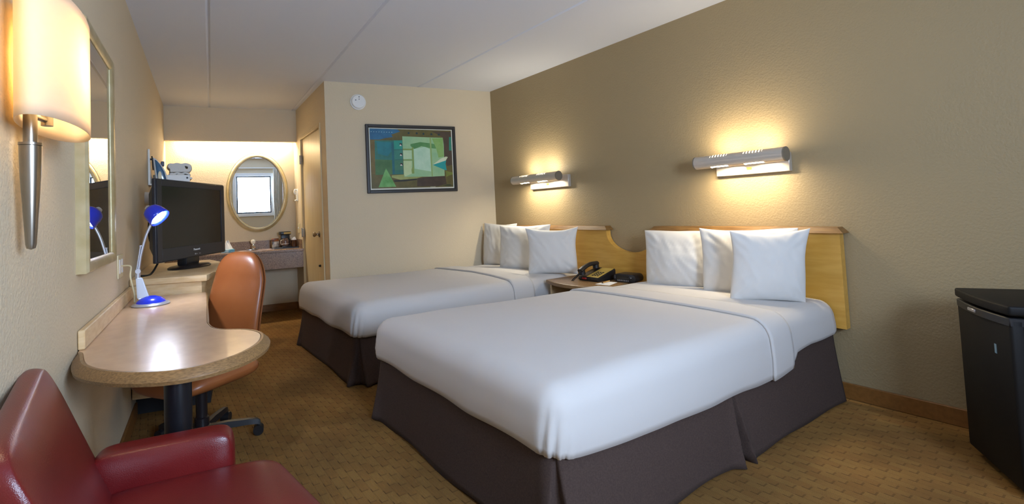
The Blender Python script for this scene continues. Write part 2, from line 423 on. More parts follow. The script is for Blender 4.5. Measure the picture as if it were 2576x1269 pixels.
# ------------------------------------------------------------------ beds
def bed(root, xf, xh, zt, yn, yf, hem, x_fold0, x_fold1, seed, splits_near):
    """xf foot x, xh head x; yn(x), yf(x) near and far side"""
    r = .085; Ln = xh-xf
    def place(x, t):   # t 0..1 across
        return yn(x)+(yf(x)-yn(x))*t
    Wd = yf(xf)-yn(xf)
    def cloth(us, vs, off, hemf, head_cut, zoff=0, wr=1):
        """us: cloth coordinate from the foot hem (<0 hangs) to the head, vs across from near hem to far hem"""
        out = []
        for v in vs:
            for u in us:
                cx = max(u, r); cy = min(max(v, r), Wd-r)
                ex, ey = u-cx, v-cy
                L = max(abs(ex), abs(ey)); e = math.hypot(ex, ey)
                R = r+off
                if e > 1e-9: nx, ny = ex/e, ey/e
                else: nx = ny = 0
                crown = .022*(1-((v/Wd-.5)*2)**2)*min(1, max(0, u)/.4)
                if L < r*PI/2:
                    a = L/r; hor = R*math.sin(a); z = zt+off-R*(1-math.cos(a))+crown*math.cos(a)
                else:
                    dn = L-r*PI/2; hor = R+.010*math.sin(min(1, dn/.1)*PI/2)-.02*(dn/.2)**2; z = zt+off-R-dn
                x = xf+cx+nx*hor; y = cy+ny*hor
                P = Vector((x, place(x, y/Wd), z+zoff))
                w = noise.noise(Vector((x*2.3, y*2.3, seed)))*.006+noise.noise(Vector((x*7, y*7, seed+3)))*.0016
                # gathers where the foot corners are tucked
                if ex < 0 and abs(ey) > 1e-6:
                    th = math.atan2(abs(ny), -nx); k = min(1, max(0, (L-.03)/.2))
                    w += wr*.007*k*math.sin(th*15+2.5*L/.1)*math.exp(-((th-PI/4)/.5)**2)
                    w += wr*.0025*k*math.sin(th*37+1.3*L/.1+seed)*math.exp(-((th-PI/4)/.6)**2)
                P += Vector((nx*w, ny*w, w if e < r else 0))
                out.append(P)
        return out
    def sheet(name, u0, u1, du, off, drop, material, solid=.004, parent=root, hem_amp=.006, edge_u=None, zoff=0, hang=True):
        D = r*PI/2+drop-r
        us = []; u = u0
        n = max(2, int((u1-u0)/du)); us = [u0+(u1-u0)*i/n for i in range(n+1)]
        lo = r-D; hi = Wd-r+D
        nv = 90; vs = [lo+(hi-lo)*i/nv for i in range(nv+1)]
        # denser near edges
        us = [x for x in us]
        b = MB()
        pts = cloth(us, vs, off, None, None, zoff)
        nu = len(us)
        # wavy hem
        for j, v in enumerate(vs):
            for i, uu in enumerate(us):
                cx = max(uu, r); cy = min(max(v, r), Wd-r); L = max(abs(uu-cx), abs(v-cy))
                k = max(0, (L-r*PI/2)/(D-r*PI/2))
                if k > 0:
                    P = pts[j*nu+i]
                    s = P.x*1.0+P.y
                    P.z += k*(noise.noise(Vector((P.x*3, P.y*3, seed+9)))*.02+hem(P.x, P.y))
        fs = [(j*nu+i, j*nu+i+1, (j+1)*nu+i+1, (j+1)*nu+i) for j in range(nv) for i in range(nu-1)]
        b.add(pts, fs)
        return b.build(name, material, parent, angle=80, solid=solid)
    # mattress core
    b = MB(); zb = .30
    b.prism([(xf+.03, yn(xf)+.03), (xh, yn(xh)+.03), (xh, yf(xh)-.03), (xf+.03, yf(xf)-.03)], zb, zt-.012, .06, 4)
    b.build('mattress', 'linen', root)
    b = MB(); b.prism([(xf+.05, yn(xf)+.05), (xh, yn(xh)+.05), (xh, yf(xh)-.05), (xf+.05, yf(xf)-.05)], .02, zb-.002, .02, 2)
    b.build('box_spring', 'skirt', root)
    drop = zt-.325
    sheet('fitted_sheet', x_fold0-xf-.05, Ln, .03, .0, drop-.01, 'linen', solid=.003)
    lo = r-(r*PI/2+drop-r)
    sheet('coverlet', lo, x_fold0-xf+.02, .025, .006, drop, 'linen')
    sheet('turned_down_sheet', x_fold0-xf, x_fold1-xf, .02, .014, drop+.004, 'linen', solid=.012)
    # skirt with inverted pleats
    b = MB(); path = []
    x0s, ys_n, ys_f = xf+.012, (lambda x: yn(x)+.012), (lambda x: yf(x)-.012)
    rc = .075
    P = [Vector((xh, ys_n(xh)))]
    c1 = Vector((x0s+rc, ys_n(x0s)+rc)); c2 = Vector((x0s+rc, ys_f(x0s)-rc))
    for i in range(13): a = -PI/2-PI/2*i/12; P.append(c1+Vector((math.cos(a), math.sin(a)))*rc)
    i_corner1 = 7
    for i in range(13): a = PI-PI/2*i/12; P.append(c2+Vector((math.cos(a), math.sin(a)))*rc)
    i_corner2 = 20
    P.append(Vector((xh, ys_f(xh))))
    cum = [0]
    for p_, q_ in zip(P, P[1:]): cum.append(cum[-1]+(q_-p_).length)
    total = cum[-1]
    pleats = [cum[1]*q for q in splits_near]+[cum[i_corner1], cum[i_corner2], (cum[25+1]+total)/2]
    S = sorted(set([i*.02 for i in range(int(total/.02)+1)]+[p+k*.004 for p in pleats for k in range(-16, 17)]+[total]))
    S = [s for s in S if 0 <= s <= total]
    def at(s):
        for i in range(len(P)-1):
            if s <= cum[i+1] or i == len(P)-2:
                d = (P[i+1]-P[i]).normalized(); return P[i]+d*(s-cum[i]), Vector((-d.y, d.x))
    H = .365; nz = 16
    vs = []
    for j in range(nz+1):
        z = .008+(H-.008)*j/nz; f = 1-j/nz
        for s in S:
            p, n = at(s)
            pa, na = at(max(0, s-.02)); pb, nb = at(min(total, s+.02)); n = (na+nb).normalized()
            out = .034*f**1.3+.006*math.sin(s*7+seed)*f
            for pc in pleats:
                ds = abs(s-pc); wdt = .004+.034*f**1.2
                out += .030*f**1.8*math.exp(-((ds-wdt)/.03)**2)
                if ds < wdt: out -= .055*f*min(1, (wdt-ds)/.006)*(1 if f > .12 else f/.12)
            vs.append((p.x+n.x*out, p.y+n.y*out, z+(.006*math.sin(s*11) if j == 0 else 0)))
    n = len(S); fs = [(j*n+i, j*n+i+1, (j+1)*n+i+1, (j+1)*n+i) for j in range(nz) for i in range(n-1)]
    b.add(vs, fs); b.build('bed_skirt', 'skirt', root, angle=60, solid=.003)

nb = thing('bed', 'double bed nearest the camera with white linen and long dark brown skirt', 'bed', (2.1, 1.85, 0))
bed(nb, 1.06, 3.15, .535, lambda x: 1.165+.0*(x-1.06), lambda x: 2.62-.13*(x-1.06),
    lambda x, y: (-.05*math.sin(min(1, max(0, (x-1.1)/1.75))*PI) if y < 1.3 else 0)+(.03 if (y < 1.3 and x > 2.7) else 0), 2.42, 2.62, 1.7, (.52,))
fb = thing('bed', 'double bed beside the framed painting, with white linen and brown skirt', 'bed', (2.1, 3.7, 0))
bed(fb, 1.12, 3.15, .535, lambda x: 3.075-.03*(x-1.12), lambda x: 4.50-.128*(x-1.12), lambda x, y: 0, 2.42, 2.62, 5.2, (.5,))

# headboard: one panel with a dip between the beds
hb = thing('headboard', 'golden maple headboard panel on taupe wall spanning both beds, dipped between them', 'headboard', (3.2, 2.6, .39))
out = [(1.118, .39), (1.118, .915), (2.262, .915), (2.262, .885)]
for i in range(1, 20):
    a = PI*(1-i/20); cyc, rad = 2.491, .229
    out.append((cyc-rad*math.cos(PI*i/20), .885-.148*math.sin(PI*i/20)))
out += [(2.72, .885), (2.72, .915), (4.26, .915), (4.26, .39)]
b = MB(); X = Matrix(((0, 0, 1, 3.172), (1, 0, 0, 0), (0, 1, 0, 0), (0, 0, 0, 1)))
b.prism(out, 0, .05, X=X); b.build('panel', 'golden', hb, smooth=False)
for y0, y1 in ((1.09, 2.29), (2.69, 4.27)):
    b = MB(); X2 = Matrix(((1, 0, 0, 0), (0, 1, 0, 0), (0, 0, 1, 0), (0, 0, 0, 1)))
    t = bmesh.new()
    vsx = [(3.138, y0, .913), (3.225, y0, .913), (3.225, y1, .913), (3.138, y1, .913), (3.158, y0+.03, .945), (3.225, y0+.03, .945), (3.225, y1-.03, .945), (3.158, y1-.03, .945)]
    b.add(vsx, [(0, 3, 2, 1), (4, 5, 6, 7), (0, 1, 5, 4), (1, 2, 6, 5), (2, 3, 7, 6), (3, 0, 4, 7)])
    b.build('crown_rail', 'crown', hb, smooth=False)

# ------------------------------------------------------------------ pillows
def pillow(label, L, R, h, T, lean, seed, group, ear=.10, shear=0):
    L, R = Vector(L), Vector(R); w = (R-L).length; ux = (R-L).normalized()
    n = Vector((0, 0, 1)).cross(ux).normalized()
    if n.x > 0: n = -n
    up = (Vector((0, 0, 1))*math.cos(lean)-n*math.sin(lean)); nf = (n*math.cos(lean)+Vector((0, 0, 1))*math.sin(lean))
    N = 46; b = MB(); vs = []; idx = {}
    def pt(u, v, side):
        er = ear*(.7+.3*math.tanh(2.5*v)); x = w/2*u*(1-er*(1-v*v)*.9); y = h/2*v*(1-er*(1-u*u))
        x = x*(1+.04*v)+shear*(v+1)/2
        k = ((1-u**2)*(1-v**2)); t = T*1.2*(max(0, k)**.47)*(1-.22*v)
        ang = math.atan2(v, u); rad = max(abs(u), abs(v))
        wr = .008*noise.noise(Vector((u*1.4, v*1.4, seed)))*k**.4+.004*noise.noise(Vector((u*5, v*2.2+u*1.5, seed*2)))*k**.5+.006*noise.noise(Vector((u*8+v*5, v*2.2, seed*3)))*k**.35
        cr = abs(abs(u)-abs(v)); wr += .007*math.sin(ang*22+seed)*max(0, rad-.45)*math.exp(-(cr/.35)**2)*1.5*min(1, k*6)
        y += .012*noise.noise(Vector((u*1.3, seed, v*.4)))*(v > .3)
        p = ux*x+up*(y+h/2*(1-ear*.2)-.004)+nf*(side*(t+wr*(1 if t > .004 else 0)))
        return (L+R)/2+p
    for side in (1, -1):
        for j in range(N+1):
            for i in range(N+1):
                u, v = math.sin((i/N-.5)*PI), math.sin((j/N-.5)*PI)
                edge = i in (0, N) or j in (0, N)
                if edge and side < 0: idx[(side, i, j)] = idx[(1, i, j)]; continue
                idx[(side, i, j)] = len(vs); vs.append(pt(u, v, side))
    fs = []
    for side in (1, -1):
        for j in range(N):
            for i in range(N):
                f = (idx[side, i, j], idx[side, i+1, j], idx[side, i+1, j+1], idx[side, i, j+1]); fs.append(f if side > 0 else f[::-1])
    b.add(vs, fs); o = b.build('pillow', 'pillow_white', None, angle=85)
    return tag(o, label, 'pillow', group)
G1, G2 = 'pillows on the near bed', 'pillows on the far bed'
pillow('white pillow on the near bed beside the black clock radio', (3.01, 2.25, .535), (3.07, 1.76, .535), .395, .065, .12, 1.3, G1, .05)
pillow('white pillow in the middle of the near bed row, partly covered', (2.945, 1.79, .54), (3.06, 1.29, .54), .41, .05, .14, 2.9, G1, .06)
pillow('square white pillow in front of the near bed row, nearest the fridge', (2.79, 1.54, .55), (3.02, 1.235, .55), .405, .06, .12, 4.4, G1, .12, .045)
pillow('white pillow on the far bed against the cream wall, rearmost of its row', (3.00, 4.26, .54), (3.06, 3.80, .54), .44, .06, .12, 6.1, G2, .05)
pillow('white pillow in the middle of the far bed row, behind the square one', (2.88, 3.82, .54), (3.00, 3.25, .54), .43, .06, .12, 7.7, G2, .07)
pillow('square white pillow in front on the far bed, nearest the telephone', (2.78, 3.28, .55), (3.06, 2.94, .55), .405, .06, .1, 9.2, G2, .13)

# ------------------------------------------------------------------ nightstand and what is on it
ns = thing('nightstand', 'maple nightstand with bowed oak top between the two beds', 'nightstand', (2.95, 2.68, 0))
b = MB(); top = [(3.165, 2.41), (3.165, 2.985), (2.72, 2.985)]
for i in range(1, 12):
    t = i/12; top.append((2.72-.075*math.sin(PI*t), 2.985-.575*t))
top.append((2.72, 2.41))
b.prism(top, .50, .53, .006, 2); b.build('top', 'oak', ns, smooth=False)
b = MB(); b.box((2.75, 2.95, 0), (3.16, 2.97, .499)); b.box((2.75, 2.43, 0), (3.16, 2.45, .499)); b.box((3.14, 2.45, .05), (3.16, 2.95, .499)); b.box((2.75, 2.45, .05), (3.14, 2.95, .07)); b.box((2.75, 2.45, .30), (3.14, 2.95, .318))
b.build('carcass', 'maple', ns, smooth=False)

ph = thing('telephone', 'black desk telephone with gold faceplate on the nightstand', 'telephone', (2.875, 2.675, .53), math.radians(-88))
# local: x right, y away from the user; front edge at y=0
b = MB(); t = bmesh.new()
b.add([(-.10, 0, 0), (.10, 0, 0), (.10, .22, 0), (-.10, .22, 0), (-.10, -.005, .028), (.10, -.005, .028), (.10, .22, .085), (-.10, .22, .085)],
      [(0, 3, 2, 1), (4, 5, 6, 7), (0, 1, 5, 4), (1, 2, 6, 5), (2, 3, 7, 6), (3, 0, 4, 7)])
bmesh.ops.bevel(b.bm, geom=b.bm.edges[:], offset=.008, segments=3, affect='EDGES')
b.build('phone_base', 'black_plastic', ph, local=True)
b = MB(); sl = (.085-.028)/.225
def fz(y): return .029+sl*(y+.005)
b.add([(-.02, .012, fz(.012)+.001), (.092, .012, fz(.012)+.001), (.092, .205, fz(.205)+.001), (-.02, .205, fz(.205)+.001),
       (-.02, .012, fz(.012)-.004), (.092, .012, fz(.012)-.004), (.092, .205, fz(.205)-.004), (-.02, .205, fz(.205)-.004)],
      [(0, 1, 2, 3), (4, 7, 6, 5), (0, 4, 5, 1), (1, 5, 6, 2), (2, 6, 7, 3), (3, 7, 4, 0)])
b.build('faceplate', 'phone_gold', ph, local=True, smooth=False)
b = MB()
for i in range(3):
    for j in range(4):
        x, y = .01+.024*i, .035+.022*j; b.box((x, y, fz(y)), (x+.015, y+.012, fz(y)+.007), .002, 1)
b.build('keypad', 'black_matte', ph, local=True)
b = MB(); b.box((-.055, -.009, .012), (-.01, .001, .026), .003, 1); b.build('message_light', 'red_lens', ph, local=True)
b = MB(); hp = bez([(-.062, -.015, .075), (-.062, .04, .100), (-.062, .11, .118), (-.062, .19, .118)], 8)
b.tube(hp, [.021+.004*abs(math.cos(PI*i/(len(hp)-1))) for i in range(len(hp))], 16, flat=.7)
b.tube([(-.062, .005, .085), (-.062, .012, .045)], [.024, .026], 16); b.tube([(-.062, .175, .118), (-.062, .178, .082)], [.024, .026], 16)
b.build('handset', 'black_plastic', ph, local=True)
b = MB(); cp = []
ctl = bez([(-.062, -.01, .06), (-.075, -.04, .035), (-.10, -.065, .0), (-.115, -.075, -.05), (-.115, -.078, -.2), (-.105, -.07, -.22)], 40)
for i, p in enumerate(ctl): cp.append(p+Vector((.007*math.cos(i*1.1), .003*math.cos(i*1.1), .007*math.sin(i*1.1))))
b.tube(cp, .0022, 6); b.build('coiled_cord', 'cable_black', ph, local=True)
tag(MB().tube(bez([(3.108, 2.60, .56), (3.115, 2.575, .54), (3.11, 2.56, .5335), (3.13, 2.535, .5335)], 10), .0022, 8).build('phone_cable', 'cable_black'), 'thin black cable running from the telephone toward the clock radio', 'cable')

ck = thing('clock_radio', 'black clock radio with rounded ends on the nightstand', 'clock', (3.0, 2.43, .53), math.radians(-82))
b = MB(); prof = [(-.085+.03*math.sin(a)*-1 if False else 0, 0) for a in ()]
outl = []
w2, hh = .092, .062
for k in range(9): a = PI/2+PI*k/8; outl.append((-w2+.03+.03*math.cos(a), hh/2+hh/2*math.sin(a)))
for k in range(9): a = -PI/2+PI*k/8; outl.append((w2-.03+.03*math.cos(a), hh/2+hh/2*math.sin(a)))
X = Matrix(((1, 0, 0, 0), (0, 0, -1, .12), (0, 1, 0, 0), (0, 0, 0, 1)))
b.prism(outl, 0, .12, .003, 2, X=X); b.build('case', 'black_plastic', ck, local=True)
b = MB(); b.box((-.06, -.003, .022), (.045, .002, .05), .001, 1); b.build('display', 'tv_screen', ck, local=True)
for lo, hi in [((-.055+.014*i, .010), (-.047+.014*i, .013)) for i in range(7)]+[((-.055+.014*i, .0155), (-.049+.014*i, .0175)) for i in range(7)]+[((.052, .035), (.062, .039))]+[((-.078, .028+.008*i), (-.072, .030+.008*i)) for i in range(3)]:
    rbox((lo[0], -.003, lo[1]), (hi[0], .001, hi[1])).build('button', 'silver_paint', ck, local=True, smooth=False)

tag(MB().prism([(2.80, 2.535), (2.82, 2.42), (2.97, 2.47), (2.95, 2.555)], .530, .5312).build('note_paper', 'paper'), 'white printed sheet lying on the nightstand under a pen', 'paper')
pn = thing('pen', 'tan ballpoint pen lying on the white sheet', 'pen', (2.9, 2.52, .5312))
b = MB(); b.tube([(2.86, 2.515, .5362), (2.96, 2.535, .5362)], .0045, 10); b.build('barrel', mat('pen_tan', 'c89a55', .4), pn)
b = MB(); b.tube([(2.845, 2.512, .5362), (2.86, 2.515, .5362)], [.001, .0046], 10); b.build('pen_tip', 'black_plastic', pn)
MB().tube([(2.96, 2.535, .5362), (2.975, 2.538, .5362)], .0047, 10).build('pen_cap', 'black_plastic', pn)

# ------------------------------------------------------------------ bed sconces
def bed_sconce(label, y0, y1, zc, xp, py0, py1, pz0, pz1, power, col):
    """tube from y0 to y1 (y0 > y1), plate py0..py1"""
    s = thing('wall_sconce', label, 'wall lamp', (3.23, (py0+py1)/2, pz0), 0, 'reading lamps above the headboards')
    b = MB(); b.box((3.195, py1, pz0), (3.229, py0, pz1), .003, 1); b.build('back_plate', 'steel', s)
    R = .041; xc = xp; L = y0-y1; N, Mz = 96, 260
    b = MB(); vs = []
    for j in range(Mz+1):
        for k in range(N):
            a = 2*PI*k/N; vs.append((xc+R*math.cos(a), y1+L*j/Mz, zc+R*math.sin(a)))
    fs = []
    for j in range(Mz):
        f = (j+.5)/Mz
        for k in range(N):
            a = (2*PI*(k+.5)/N)
            # front is angle pi (towards -X), top pi/2, bottom 3pi/2
            skip = False
            for c in (.31, .70):
                d = f-c
                if abs(d) < .105 and 1.30*PI < a < 1.62*PI: skip = True
                if abs(d) < .10 and .40*PI < a < .80*PI:
                    ph = (d+.012*(a-.5*PI)*1.0+.1)/.2*6
                    if (ph % 1) < .42: skip = True
            if not skip: fs.append((j*N+k, j*N+(k+1) % N, (j+1)*N+(k+1) % N, (j+1)*N+k))
    b.add(vs, fs); b.build('tube_housing', 'steel', s, solid=.002)
    for yy, sg in ((y0, 1), (y1, -1)):
        b = MB(); b.tube([(xc, yy-sg*.002, zc), (xc, yy+sg*.006, zc)], R+.002, 40); b.build('end_cap', mat('cap_grey', '8d8576', .45, .5) if 'cap_grey' not in bpy.data.materials else bpy.data.materials['cap_grey'], s)
    b = MB(); b.tube([(xc+R-.004, (py0+py1)/2, zc), (3.197, (py0+py1)/2, zc)], .012, 16); b.build('bracket_arm', 'steel', s)
    ym = py1+(py0-py1)*.52
    b = MB(); b.box((3.190, ym-.014, pz0+.028), (3.197, ym+.014, pz0+.046), .001, 1); b.build('switch', 'phone_gold', s)
    for c in (.31, .70):
        yc = y1+L*c
        b = MB(); b.tube([(xc, yc-.055, zc+.004), (xc, yc+.055, zc+.004)], .016, 16); b.build('bulb', 'bulb_warm', s)
        light('sconce_down_light', 'AREA', (xc, yc, zc-.030), power, col, (xc+.05, yc, zc-.2), .11, .05)
        light('sconce_up_light', 'AREA', (xc, yc, zc+.048), power*.42, col, (xc+.045, yc, zc+.2), .11, .04)
    return s
bed_sconce('brushed steel tube lamp on the wall above the near bed', 1.862, 1.322, 1.372, 3.10, 1.785, 1.345, 1.275, 1.390, 2.2, (1, .85, .60))
bed_sconce('brushed steel tube lamp on the wall above the far bed', 3.80, 3.165, 1.400, 3.10, 3.66, 3.14, 1.300, 1.412, 2.1, (1, .91, .72))

# ------------------------------------------------------------------ picture and smoke alarm on the closet wall
pd = Vector((1, -.15625, 0)).normalized()
def PX(z): return frame_x((1.438, PYw(1.438), z), pd)     # local x along the wall, local y into it
b0 = 1.0122
px0, px1, pz0, pz1 = (1.816-1.438)*b0, (2.778-1.438)*b0, 1.333, 2.028
pic = thing('framed_painting', 'abstract green and teal painting in a black frame on the cream wall', 'painting', (2.3, PYw(2.3), pz0))
X = PX(0); fwd = .045
def ring(b, x0, x1, z0, z1, w, y0, y1, bev=.004):
    b.box((x0, y0, z0), (x0+w, y1, z1), bev, 1, X); b.box((x1-w, y0, z0), (x1, y1, z1), bev, 1, X)
    b.box((x0+w*.9, y0, z0), (x1-w*.9, y1, z0+w), bev, 1, X); b.box((x0+w*.9, y0, z1-w), (x1-w*.9, y1, z1), bev, 1, X)
b = MB(); ring(b, px0, px1, pz0, pz1, .028, -.026, -.001); ring(b, px0+.012, px1-.012, pz0+.012, pz1-.012, .022, -.021, -.001); b.build('frame', 'dark_frame', pic, smooth=False)
b = MB(); b.box((px0+.03, -.010, pz0+.03), (px1-.03, -.002, pz1-.03), 0, 1, X); b.build('mat_board', 'mat_board', pic, smooth=False)
# the painting: flat shapes on one canvas
ax0, ax1, az0, az1 = px0+.045, px1-.045, pz0+.048, pz1-.042
def AP(cx, cy): return (ax0+(cx-185)/1330*(ax1-ax0), az1-(cy-160)/950*(az1-az0))
paint = [('5a5422', '6b5f2c', [(185, 160), (1515, 160), (1515, 1110), (185, 1110)]),
 ('1f5f86', '2a6f95', [(185, 160), (420, 160), (620, 165), (660, 200), (520, 250), (540, 290), (420, 310), (330, 335), (185, 335)]),
 ('4e3f2f', '463a2a', [(1180, 180), (1515, 180), (1515, 740), (1420, 760), (1380, 600), (1375, 280)]),
 ('6d5a25', '7a6a30', [(185, 340), (255, 345), (255, 880), (185, 880)]),
 ('2b6b5c', '2f7a6e', [(255, 350), (690, 340), (690, 890), (250, 895)]),
 ('14707a', '1d7f86', [(280, 365), (520, 375), (510, 520), (450, 600), (300, 560)]),
 ('3f6b3a', '4f7a45', [(255, 650), (515, 660), (515, 890), (250, 895)]),
 ('155f6a', '1a6a74', [(515, 370), (550, 370), (550, 890), (515, 890)]),
 ('1f9080', '2a9a85', [(555, 345), (690, 342), (690, 480), (555, 490)]),
 ('33806f', '3f8a78', [(555, 505), (690, 500), (690, 640), (555, 650)]),
 ('39765a', '427d60', [(555, 665), (690, 660), (690, 820), (555, 825)]),
 ('a5ad6b', '8f9a52', [(500, 905), (700, 895), (1000, 930), (900, 960), (640, 980), (500, 940)]),
 ('9fc795', '8fbf90', [(692, 275), (1200, 285), (1365, 285), (1378, 400), (1372, 925), (1150, 935), (700, 930)]),
 ('c0dcb2', 'b2d3aa', [(695, 505), (835, 505), (830, 640), (695, 645)]),
 ('c4d9a6', 'bcd39c', [(695, 675), (830, 675), (825, 880), (720, 925), (695, 900)]),
 ('bfdfc4', 'aed6b8', [(870, 480), (1060, 440), (1140, 480), (1145, 850), (870, 800)]),
 ('4f8a4c', '5d9658', [(820, 400), (980, 365), (1130, 380), (1250, 400), (1240, 470), (1130, 460), (1000, 430), (880, 480), (820, 430)]),
 ('7fae5a', '8cb668', [(1180, 300), (1365, 290), (1372, 600), (1280, 620), (1250, 480)]),
 ('7f9a4c', '8aa458', [(695, 475), (840, 475), (840, 500), (695, 500)]),
 ('7f9a4c', '8aa458', [(840, 450), (865, 450), (865, 880), (825, 880), (820, 820), (840, 760)]),
 ('7f9a4c', '8aa458', [(695, 650), (840, 650), (840, 668), (695, 668)]),
 ('8fae66', '98b670', [(1140, 290), (1165, 290), (1170, 930), (1150, 930)]),
 ('3e3020', '4a3a28', [(910, 960), (1130, 935), (1380, 930), (1400, 1060), (1250, 1095), (900, 1090)]),
 ('6e7a2c', '7f8a3c', [(1390, 840), (1515, 870), (1515, 900), (1400, 940)]),
 ('25261c', '25261c', [(530, 985), (900, 965), (905, 985), (700, 1005), (540, 1010)]),
 ('5a9a4a', '7ab86a', [(415, 790), (565, 1088), (290, 1092)]),
 ('d9e2c4', 'c8d8b0', [(1175, 740), (1310, 640), (1410, 600), (1440, 610), (1400, 670)]),
 ('0f9a98', '169f9c', [(1175, 740), (1410, 665), (1395, 720), (1410, 830), (1390, 830)]),
 ('1f7a66', '2a866e', [(1475, 270), (1510, 270), (1510, 500), (1465, 500)]),
 ('2c3a18', '33421e', [(1330, 1090), (1400, 1068), (1460, 1068), (1500, 1090)])]
for cx, cy in ((797, 221), (930, 221), (1041, 227), (1174, 230), (1300, 235)):
    paint.append(('1c3a3a', '1c3a3a', [(cx+17*math.cos(k*PI/6), cy+17*math.sin(k*PI/6)) for k in range(12)]))
for cy in (415, 575, 735):
    paint.append(('2b1c18', '2b1c18', [(640, cy-25), (680, cy-25), (680, cy+15), (660, cy+15)])); paint.append(('e4ddd0', 'e4ddd0', [(658, cy-12), (678, cy+17), (640, cy+17)]))
for i in range(9): paint.append(('a8cfd6', 'a8cfd6', [(200+40*i, 210), (214+40*i, 208), (214+40*i, 216), (200+40*i, 218)]))
for i in range(8): paint.append(('dcdcb8', 'dcdcb8', [(1120+11*i, 1108), (1127+11*i, 1096), (1131+11*i, 1096), (1125+11*i, 1108)]))
b = MB(); mats = []; key = {}
b.box((ax0, -.0125, az0), (ax1, -.0105, az1), 0, 1, X)
for q, (c1, c2, poly) in enumerate(paint):
    k = (c1, c2)
    if k not in key: key[k] = len(mats); mats.append(mat('paint_%d' % len(mats), c1, .5, col2=c2, nscale=14, bump=.2, bscale=60))
    y = -.0127-.00006*q
    pts = [Vector((AP(*p)[0], y, AP(*p)[1])) for p in poly]
    vs = [b.bm.verts.new(X @ p) for p in pts]
    f = b.bm.faces.new(vs); f.material_index = key[k]
b.build('canvas', mats, pic, smooth=False, recalc=False)

sm = thing('smoke_alarm', 'round white smoke alarm high on the cream wall', 'smoke alarm', (1.757, PYw(1.757), 2.17))
X = Matrix.Translation((1.757, PYw(1.757)-.001, 2.247)) @ frame_x((0, 0, 0), pd, (0, 0, 1)).to_3x3().to_4x4() @ Matrix.Rotation(PI/2, 4, 'X')
b = MB(); b.lathe([(0, 0), (.078, 0), (.078, .012), (.07, .016), (.0, .016)], n=48, X=X); b.build('mounting_ring', 'white_plastic', sm)
b = MB(); b.lathe([(0, .012), (.069, .012), (.069, .034), (.062, .042), (0, .043)], n=48, X=X); b.build('cover', 'white_plastic', sm)
M['vent_grey'] = mat('vent_grey', '77777a', .6)
for x, y, r in ((.004, .045, .006), (.004, .022, .005), (-.03, .012, .006)): MB().lathe([(0, .042), (r, .042), (r, .0445), (0, .0445)], (x, y, 0), n=14, X=X).build('vent', 'vent_grey', sm)

# ------------------------------------------------------------------ left wall: sconce, mirror, outlet
cx = Vector((-.2596, 1.508, 0))
sc = thing('wall_sconce', 'tall wall sconce with white oval shade and tapering nickel stem', 'wall lamp', (cx.x, cx.y, 1.08))
def LP(s, o, z): return Vector((cx.x, cx.y, z))+LT*s+LN*o
a_, b_, o_ = .205, .057, .070
b = MB(); n = 96
def shp(u, v):
    t = 2*PI*u; return LP(a_*math.cos(t), o_+b_*math.sin(t), 1.368+.29*v)
b.grid(n, 12, shp, closeu=True); b.build('lamp_shade', 'shade', sc, recalc=True, solid=.002)
st = LP(-.062, .036, 0)
b = MB(); b.lathe([(0, 0), (.008, .003), (.010, .012), (.015, .10), (.019, .17), (.0205, .225), (.0205, .236), (.018, .238), (0, .238)], (st.x, st.y, 1.085), 32); b.build('cone_stem', 'nickel', sc)
b = MB(); b.lathe([(.0215, 0), (.0215, .006), (.013, .007), (.013, .30)], (st.x, st.y, 1.322), 28, caps=True); b.build('upper_stem', 'nickel', sc)
p0 = LP(-.062, .036, 1.392); p1 = LP(0.01, .05, 1.392)
b = MB(); b.tube([p0, p1], .006, 12); b.tube([p1+Vector((0, 0, -.012)), p1+Vector((0, 0, .06))], .012, 16); b.build('socket_arm', 'nickel', sc)
b = MB(); c0 = LP(0.02, .062, 1.46); b.lathe([(0, -.04), (.018, -.03), (.026, 0), (.02, .03), (0, .045)], c0, 20); b.build('bulb', mat('bulb_frost', 'ffffff', .5, emit='ffdfa0', estr=12), sc)
b = MB(); X = frame_x(LP(.06, .004, 1.33), LT); b.box((-.028, -.010, .02), (.028, .010, .14), .004, 2, X); b.build('wall_plate', 'nickel', sc)
light('shade_lamp', 'POINT', LP(.0, .07, 1.53), 1.6, (1, .83, .58), radius=.03)

mr = thing('wall_mirror', 'rectangular mirror in a champagne frame on the left wall', 'mirror', (LX(2.5), 2.5, .96))
X = frame_x((LX(2.06), 2.06, .972), LT); Lm, Hm, wf = .585, .893, .044
b = MB()
def rail(b, x0, z0, x1, z1):
    pass
prof = [(0, 0), (0, -.028), (.006, -.036), (.014, -.037), (.030, -.034), (.040, -.028), (wf, -.025), (wf, 0)]   # (inward, depth)
corners = [(0, 0), (Lm, 0), (Lm, Hm), (0, Hm)]
ins = [(1, 1), (-1, 1), (-1, -1), (1, -1)]
vs = []; K = len(prof)
for (x, z), (sx, sz) in zip(corners, ins):
    for (i_, d_) in prof: vs.append((x+sx*i_, d_, z+sz*i_))
fs = []
for c in range(4):
    for k in range(K-1): fs.append((c*K+k, c*K+k+1, ((c+1) % 4)*K+k+1, ((c+1) % 4)*K+k))
Xm = X @ Matrix.Scale(-1, 4, (0, 1, 0)) if False else X
sgn = 1 if (X.to_3x3() @ Vector((0, 1, 0))).dot(LN) > 0 else -1
vs = [(x, -d*sgn if False else (-d)*sgn, z) for x, d, z in vs]
b.add(vs, fs, X); b.build('frame', 'gold_frame', mr, angle=25)
b = MB(); b.box((wf-.005, min(.019*sgn, .023*sgn), wf-.005), (Lm-wf+.005, max(.019*sgn, .023*sgn), Hm-wf+.005), 0, 1, X); b.build('mirror_glass', 'mirror', mr, smooth=False)

